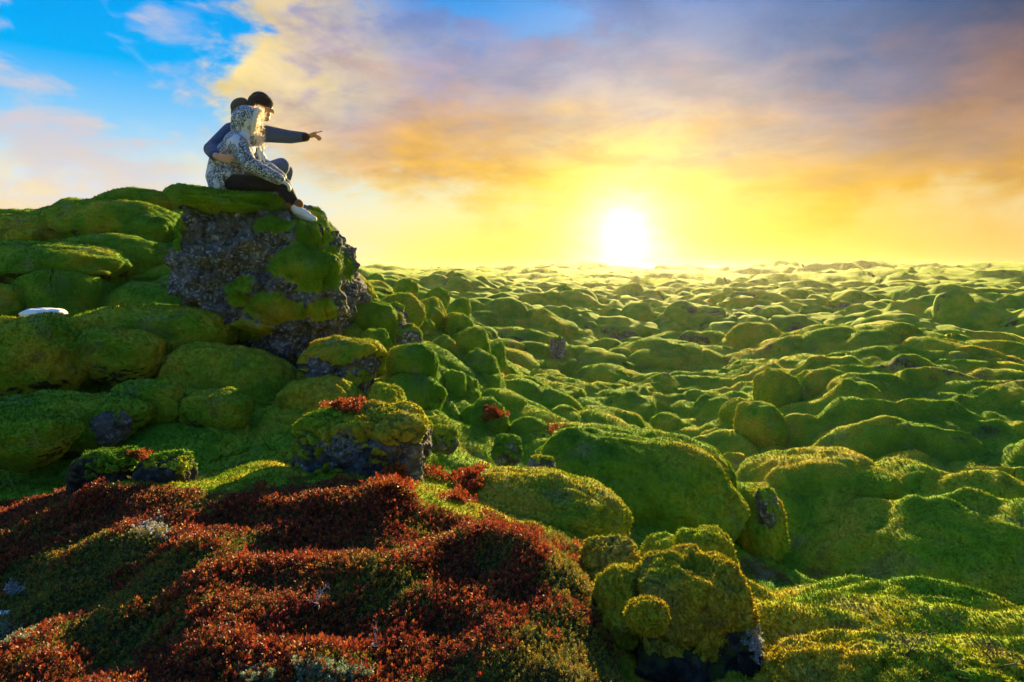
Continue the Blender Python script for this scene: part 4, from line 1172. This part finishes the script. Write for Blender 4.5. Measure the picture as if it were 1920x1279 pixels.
M_GLOVE = fabric('white_glove', (0.66, 0.66, 0.68), 0.9)
M_EYE = make_plain('eye', (0.02, 0.015, 0.012), 0.2, 0.5)

def hull_mesh(shapes, voxel, smooth=6):
    """tapered limbs (p0, r0, p1, r1) and ellipsoids ('e', centre, radii) grown together into one skin"""
    bm = bmesh.new()
    for s in shapes:
        if s[0] == 'e':
            _, c, r = s[:3]; rot = s[3] if len(s) > 3 else None
            g = bmesh.ops.create_icosphere(bm, subdivisions=3, radius=1.0)['verts']
            for q in g:
                w = Vector((q.co.x*r[0], q.co.y*r[1], q.co.z*r[2]))
                if rot is not None: w = rot @ w
                q.co = w+Vector(c)
            continue
        p0, r0, p1, r1 = s
        tb = bmesh.new(); uv, _ = ico(2)
        for pp, r in ((p0, r0), (p1, r1)):
            for u in uv: tb.verts.new((pp.x+u[0]*r, pp.y+u[1]*r, pp.z+u[2]*r))
        bmesh.ops.convex_hull(tb, input=list(tb.verts))
        mp = {}
        for g in tb.faces:
            vs = []
            for q in g.verts:
                if q not in mp: mp[q] = bm.verts.new(q.co)
                vs.append(mp[q])
            bm.faces.new(vs)
        tb.free()
    loose = [q for q in bm.verts if not q.link_faces]
    if loose: bmesh.ops.delete(bm, geom=loose, context='VERTS')
    bmesh.ops.recalc_face_normals(bm, faces=bm.faces)
    me = bpy.data.meshes.new('tmp'); bm.to_mesh(me); bm.free()
    o = bpy.data.objects.new('tmp', me); COL.objects.link(o)
    r = o.modifiers.new('r', 'REMESH'); r.mode = 'VOXEL'; r.voxel_size = voxel; r.use_smooth_shade = True
    sm = o.modifiers.new('s', 'SMOOTH'); sm.factor = 0.5; sm.iterations = smooth
    dg = bpy.context.evaluated_depsgraph_get(); dg.update()
    out = bpy.data.meshes.new_from_object(o.evaluated_get(dg))
    bpy.data.objects.remove(o); bpy.data.meshes.remove(me)
    for p in out.polygons: p.use_smooth = True
    return out

def wear(name, shapes, voxel, mat, person, base, smooth=6, label=None):
    me = hull_mesh(shapes, voxel, smooth); me.name = name
    me.transform(Matrix.Translation(-base))
    return link(name, me, mat, person, label=label)

def hand_shapes(wrist, fwd, palm_n, thumb_side, curls, size=1.0):
    """palm and five fingers: fwd along the hand, palm_n out of the palm, curls per finger 0 straight .. 1 closed"""
    fwd = fwd.normalized(); palm_n = (palm_n-fwd*palm_n.dot(fwd)).normalized(); side = fwd.cross(palm_n).normalized()*thumb_side
    s = size; S = []
    k = wrist+fwd*0.085*s
    for j in (-1.2, -0.4, 0.4, 1.2):
        S.append((wrist+side*0.011*j*s, 0.016*s, k+side*0.021*j*s, 0.0115*s))
    for i, (j, L) in enumerate(((1.5, 0.074), (0.5, 0.082), (-0.5, 0.076), (-1.5, 0.060))):
        p = k+side*0.0195*j*s; d = (fwd+side*0.07*j).normalized(); c = curls[i]
        for seg in (0.45, 0.32, 0.25):
            ang = c*1.25; d = (d*math.cos(ang)+palm_n*math.sin(ang)).normalized()
            q = p+d*L*seg*s; S.append((p, 0.0088*s, q, 0.0076*s)); p = q
    p = wrist+fwd*0.03*s+side*0.030*s; d = (fwd*0.65+side*0.75+palm_n*0.2).normalized()
    for seg in (0.034, 0.030, 0.024):
        q = p+d*seg*s; S.append((p, 0.0112*s, q, 0.0088*s)); p = q; d = (d+fwd*0.35+palm_n*curls[4]*0.5).normalized()
    return S

V = Vector
def build_man():
    Y = 6.0
    def J(px, py, dy=0.0): return W(px, py, Y+dy)
    base = J(446, 357, 0.0)
    head = J(490, 203, 0.0); nose_dir = V((0.93, 0.28, -0.12)).normalized()
    hips = J(444, 338, 0.0); chest = J(462, 262, 0.02); neck = J(478, 232, 0.0)
    shN, elN, wrN = J(434, 247, -0.16), J(397, 280, -0.38), J(406, 294, -0.60)
    shF, elF, wrF = J(500, 251, 0.10), J(545, 257, 0.16), J(574, 257, 0.22)
    hipN, knN, anN = J(452, 343, -0.05), J(528, 311, -0.04), J(499, 366, 0.0)
    hipF, knF, anF = J(456, 342, 0.16), J(536, 322, 0.26), J(520, 378, 0.30)
    # hands
    h1 = hand_shapes(wrN, J(437, 300, -0.655)-wrN, V((0.1, 1, 0.1)), 1, (0.12, 0.14, 0.16, 0.2, 0.1), 1.0)
    h2 = hand_shapes(wrF, J(590, 253, 0.26)-wrF, V((-0.05, -0.4, -1)), -1, (0.0, 0.55, 0.65, 0.7, 0.3), 1.0)
    rot = nose_dir.to_track_quat('X', 'Z').to_matrix()
    def Hd(x, y, z): return head+rot @ V((x, y, z))
    body = [('e', head+V((0, 0, 0.015)), (0.098, 0.076, 0.112), rot), (Hd(0.02, 0, -0.05), 0.062, Hd(0.055, 0, -0.085), 0.034),
            (Hd(-0.02, 0, -0.06), 0.056, neck-V((0, 0, 0.03)), 0.062), (Hd(0.088, 0, 0.012), 0.012, Hd(0.112, 0, -0.018), 0.015),
            (Hd(0.080, 0.03, 0.03), 0.014, Hd(0.080, -0.03, 0.03), 0.014), (Hd(0.082, 0.018, -0.048), 0.011, Hd(0.082, -0.018, -0.048), 0.011),
            ('e', Hd(-0.01, -0.078, -0.005), (0.020, 0.008, 0.032), rot), ('e', Hd(-0.01, 0.078, -0.005), (0.020, 0.008, 0.032), rot),
            (neck, 0.07, chest, 0.13), (chest, 0.13, hips, 0.12), (shN, 0.05, shF, 0.05), (shN, 0.05, elN, 0.04), (elN, 0.04, wrN, 0.027),
            (shF, 0.05, elF, 0.04), (elF, 0.04, wrF, 0.026), (hips, 0.11, hipN, 0.08), (hips, 0.11, hipF, 0.08),
            (hipN, 0.075, knN, 0.052), (knN, 0.05, anN, 0.036), (hipF, 0.075, knF, 0.052), (knF, 0.05, anF, 0.036)]+h1+h2
    me = hull_mesh(body, 0.0075, 3); me.name = 'person'; me.transform(Matrix.Translation(-base))
    man = link('person', me, M_SKIN, None, label='person in dark beanie and navy jacket pointing towards the sun, arm round the other', category='person')
    man.location = base
    wear('jacket', [(neck-V((0, 0, 0.02)), 0.088, chest, 0.175), (chest, 0.175, J(452, 305), 0.170), (J(452, 305), 0.170, hips, 0.165),
                    (shN, 0.088, J(470, 246, 0.0), 0.12), (shF, 0.085, J(470, 246, 0.0), 0.12),
                    (shN, 0.088, elN, 0.070), (elN, 0.072, J(402, 291, -0.54), 0.050), (shF, 0.085, elF, 0.066), (elF, 0.067, J(571, 257, 0.21), 0.049)],
         0.011, M_NAVY, man, base, 7)
    wear('cuff', [(J(570, 257, 0.20), 0.050, J(573, 257, 0.215), 0.046)], 0.008, M_BEANIE, man, base, 3)
    wear('hood', [('e', J(452, 200, 0.02), (0.098, 0.105, 0.082), Matrix.Rotation(-0.5, 3, 'Y')), (J(446, 212, 0.0), 0.066, J(464, 226, 0.0), 0.085),
                  (J(464, 226, -0.07), 0.055, J(478, 229, 0.05), 0.060)], 0.009, M_OLIVE, man, base, 6, label='olive-brown jacket hood hanging behind the head')
    cap = wear('beanie', [('e', Hd(-0.012, 0, 0.055), (0.118, 0.100, 0.085), rot), ('e', Hd(-0.02, 0, 0.098), (0.085, 0.075, 0.058), rot)], 0.007, M_BEANIE, man, base, 4)
    # rolled brim
    bm = bmesh.new(); n = 40
    for i in range(n):
        a0, a1 = 2*math.pi*i/n, 2*math.pi*(i+1)/n
        for k in range(8):
            b0, b1 = 2*math.pi*k/8, 2*math.pi*(k+1)/8
            def P(a, b): return Hd(-0.010+(0.101+0.009*math.cos(b))*math.cos(a), (0.086+0.009*math.cos(b))*math.sin(a), 0.034+0.022*math.sin(b)-0.018*math.cos(a)*0)-base
            bm.faces.new([bm.verts.new(P(a0, b0)), bm.verts.new(P(a1, b0)), bm.verts.new(P(a1, b1)), bm.verts.new(P(a0, b1))])
    bmesh.ops.remove_doubles(bm, verts=bm.verts, dist=1e-5); bmesh.ops.recalc_face_normals(bm, faces=bm.faces)
    me = bpy.data.meshes.new('brim'); bm.to_mesh(me); bm.free()
    for p in me.polygons: p.use_smooth = True
    link('brim', me, M_BEANIE, cap)
    wear('jeans', [(hips, 0.150, hipN, 0.115), (hips, 0.150, hipF, 0.115), (hipN, 0.108, knN, 0.080), (knN, 0.080, anN, 0.058),
                   (hipF, 0.108, knF, 0.080), (knF, 0.080, anF, 0.058)], 0.011, M_JEANS, man, base, 6)
    for a, d in ((anN, V((0.10, 0.02, -0.03))), (anF, V((0.12, 0.02, -0.04)))):
        wear('shoe', [(a+V((-0.02, 0, -0.045)), 0.045, a+d+V((0, 0, -0.045)), 0.038), (a, 0.05, a+V((0, 0, -0.04)), 0.05)], 0.008, M_WHITE, man, base, 4)
    for sgn in (-1, 1):
        wear('eye', [('e', Hd(0.088, 0.030*sgn, 0.014), (0.010, 0.013, 0.008), rot)], 0.003, M_EYE, man, base, 1)
    return man

def build_woman():
    Y = 5.62
    def J(px, py, dy=0.0): return W(px, py, Y+dy)
    base = J(425, 360)
    head = J(468, 231, 0.02); fdir = V((0.90, 0.40, -0.16)).normalized(); rot = fdir.to_track_quat('X', 'Z').to_matrix()
    def Hd(x, y, z): return head+rot @ V((x, y, z))
    hips, waist, chest, neck = J(421, 336), J(424, 308), J(446, 281), J(459, 256)
    shN, elN, wrN = J(447, 271, -0.15), J(468, 309, -0.21), J(524, 337, -0.15)
    shF, elF, wrF = J(468, 271, 0.15), J(490, 307, 0.16), J(527, 333, 0.02)
    hipN, knN, anN = J(420, 344, -0.085), J(530, 346, -0.10), J(553, 386, -0.10)
    hipF, knF, anF = J(424, 343, 0.085), J(524, 341, 0.06), J(548, 384, 0.06)
    hn = hand_shapes(wrN, J(542, 347, -0.13)-wrN, V((0.2, 0.1, -1)), 1, (0.35, 0.35, 0.4, 0.4, 0.3), 0.9)
    hf = hand_shapes(wrF, J(542, 345, 0.0)-wrF, V((0.2, 0.1, -1)), -1, (0.35, 0.35, 0.4, 0.4, 0.3), 0.9)
    body = [('e', head, (0.092, 0.074, 0.108), rot), (Hd(0.02, 0, -0.05), 0.058, Hd(0.052, 0, -0.08), 0.030), (Hd(-0.02, 0, -0.06), 0.05, neck, 0.055),
            (Hd(0.082, 0, 0.01), 0.011, Hd(0.104, 0, -0.016), 0.013), (Hd(0.078, 0.016, -0.045), 0.010, Hd(0.078, -0.016, -0.045), 0.010),
            (neck, 0.06, chest, 0.105), (chest, 0.105, waist, 0.10), (waist, 0.10, hips, 0.115), (shN, 0.045, shF, 0.045),
            (shN, 0.045, elN, 0.036), (elN, 0.036, wrN, 0.024), (shF, 0.045, elF, 0.036), (elF, 0.036, wrF, 0.024),
            (hips, 0.10, hipN, 0.075), (hips, 0.10, hipF, 0.075), (hipN, 0.07, knN, 0.046), (knN, 0.046, anN, 0.034), (hipF, 0.07, knF, 0.046), (knF, 0.046, anF, 0.034)]+hn+hf
    me = hull_mesh(body, 0.0075, 3); me.name = 'person'; me.transform(Matrix.Translation(-base))
    wo = link('person', me, M_SKIN, None, label='person in white scribble-print jacket with fur-trimmed hood up, sitting on the rock', category='person')
    wo.location = base
    wear('jacket', [(neck, 0.092, chest, 0.148), (chest, 0.150, waist, 0.152), (waist, 0.152, J(422, 332), 0.165), (J(422, 332, -0.06), 0.135, J(416, 346, -0.08), 0.118),
                    (J(422, 332, 0.06), 0.135, J(416, 346, 0.08), 0.118), (shN, 0.080, chest+V((0, -0.02, 0.05)), 0.12), (shF, 0.080, chest+V((0, 0.02, 0.05)), 0.12),
                    (shN, 0.080, elN, 0.070), (elN, 0.072, wrN, 0.052), (shF, 0.080, elF, 0.070), (elF, 0.070, wrF, 0.052)], 0.010, M_PRINT, wo, base, 6)
    hood = wear('hood', [('e', Hd(-0.035, 0, 0.015), (0.125, 0.120, 0.140), rot), (Hd(-0.07, 0, -0.05), 0.085, neck-V((0.03, 0, 0.01)), 0.085), (Hd(0.02, 0, -0.10), 0.075, neck+V((0.02, 0, -0.02)), 0.08)],
                0.010, M_PRINT, wo, base, 6)
    # fur trim: hairs standing out of a ring round the hood opening, then down the collar
    P = []; N_ = []
    for i in range(2600):
        a = random.random()*2*math.pi
        q = Hd(0.055+0.022*random.gauss(0, 1)+0.02*math.cos(a), 0.098*math.cos(a), 0.004+0.128*math.sin(a))
        o = (rot @ V((0.55+random.gauss(0, 0.5), math.cos(a)+random.gauss(0, 0.45), math.sin(a)+random.gauss(0, 0.45)))).normalized()
        P.append(q); N_.append(o)
    for i in range(380):
        t = random.random(); q = J(484, 250, -0.09).lerp(J(490, 276, -0.07), t)+V((random.gauss(0, 0.022), random.gauss(0, 0.015), random.gauss(0, 0.014)))
        P.append(q); N_.append(V((random.gauss(0.2, 0.6), random.gauss(-0.5, 0.5), random.gauss(-0.1, 0.6))).normalized())
    P = np.array(P); N_ = np.array(N_); n = len(P); side = np.cross(N_, RNG.normal(size=(n, 3))); side /= np.linalg.norm(side, axis=1)[:,None]
    L = 0.028*(0.5+0.8*RNG.random(n))[:,None]; bend = RNG.normal(size=(n, 3))*0.012
    vv = np.stack([P-side*0.0028, P+side*0.0028, P+N_*L+bend], 1).reshape(-1, 3)-np.array(base)
    me = mesh_fast('fur_trim', vv, np.arange(3*n).reshape(-1, 3))
    at = me.attributes.new('tint', 'FLOAT_COLOR', 'POINT'); tn = (0.62+0.3*RNG.random(n))[:,None]*np.array([[1.0, 0.95, 0.84]])
    at.data.foreach_set('color', np.repeat(np.concatenate([tn, np.ones((n, 1))], 1), 3, axis=0).astype(np.float32).ravel())
    link('fur_trim', me, M_FUR, hood, kind='stuff')
    # ring under the hairs
    ring = []
    for i in range(20):
        a0, a1 = 2*math.pi*i/20, 2*math.pi*(i+1)/20
        ring.append((Hd(0.055+0.02*math.cos(a0), 0.098*math.cos(a0), 0.004+0.128*math.sin(a0)), 0.026, Hd(0.055+0.02*math.cos(a1), 0.098*math.cos(a1), 0.004+0.128*math.sin(a1)), 0.026))
    wear('fur_roll', ring, 0.008, M_GLOVE, hood, base, 3)
    wear('trousers', [(hips-V((0, 0, 0.02)), 0.135, hipN, 0.098), (hips-V((0, 0, 0.02)), 0.135, hipF, 0.098), (hipN, 0.094, knN, 0.068), (knN, 0.068, anN, 0.052),
                      (hipF, 0.094, knF, 0.068), (knF, 0.068, anF, 0.052)], 0.010, M_BLACK, wo, base, 5)
    for g, w_ in ((hn, wrN), (hf, wrF)):
        wear('glove', [(p0, r0+0.006, p1, r1+0.006) for p0, r0, p1, r1 in g]+[(w_, 0.034, w_+(g[0][2]-g[0][0])*0.2, 0.034)], 0.006, M_GLOVE, wo, base, 3)
    for a, kn in ((anN, knN), (anF, knF)):
        up = (kn-a).normalized(); d = V((0.155, -0.01, -0.085))
        bt = wear('boot', [(a+up*0.01, 0.052, a-up*0.05, 0.050), (a-up*0.055-V((0.012, 0, 0)), 0.042, a-up*0.045+d*0.95, 0.030), (a-up*0.05, 0.046, a-up*0.04+d*0.55, 0.040)], 0.007, M_WHITE, wo, base, 4)
        wear('sole', [(a-up*0.085-V((0.012, 0, 0.008)), 0.024, a-up*0.045+d*0.98-V((0, 0, 0.022)), 0.018)], 0.006, M_WHITE, bt, base, 3)
        wear('fur_cuff', [(a+up*0.005-V((0.03, 0, 0)), 0.052, a+up*0.005+V((0.03, 0, 0.008)), 0.050)], 0.007, M_BROWN, bt, base, 2, label='brown fluffy cuff round the top of the white boot')
    # drawstrings of the hood
    bm = bmesh.new()
    for dx in (0, 7):
        pts = [J(484+dx*0.6, 268, -0.13)-base, J(486+dx, 280, -0.14)-base, J(487+dx*0.8, 292, -0.15)-base, J(489+dx, 304, -0.15)-base]
        tube(bm, pts, 0.005, 0.005, 6)
    me = bpy.data.meshes.new('drawstring'); bm.to_mesh(me); bm.free(); 
    link('drawstring', me, M_GLOVE, wo)
    return wo
build_man(); build_woman()


# ------------------------------------------------------------------ evening haze over the lava field
def build_haze():
    zs = np.empty(len(TERRAIN_ME.vertices)*3, np.float32); TERRAIN_ME.vertices.foreach_get('co', zs); zmin = float(zs[2::3].min()); zmax = float(zs[2::3].max())
    bm = bmesh.new(); bmesh.ops.create_cube(bm, size=1.0)
    z0, z1 = zmin-1.0, max(zmax, 4.0)+0.5
    for v in bm.verts: v.co = Vector((v.co.x*1100, v.co.y*1100, z0 if v.co.z < 0 else z1))
    me = bpy.data.meshes.new('haze'); bm.to_mesh(me); bm.free()
    m, t, N, out = new_mat('haze')
    pv = t.nodes.new('ShaderNodeVolumePrincipled')
    pv.inputs['Color'].default_value = (0.95, 0.90, 0.74, 1); pv.inputs['Density'].default_value = 0.0003; pv.inputs['Anisotropy'].default_value = 0.8
    t.links.new(pv.outputs[0], out.inputs['Volume'])
    o = link('haze', me, m, None, kind='stuff')
build_haze()
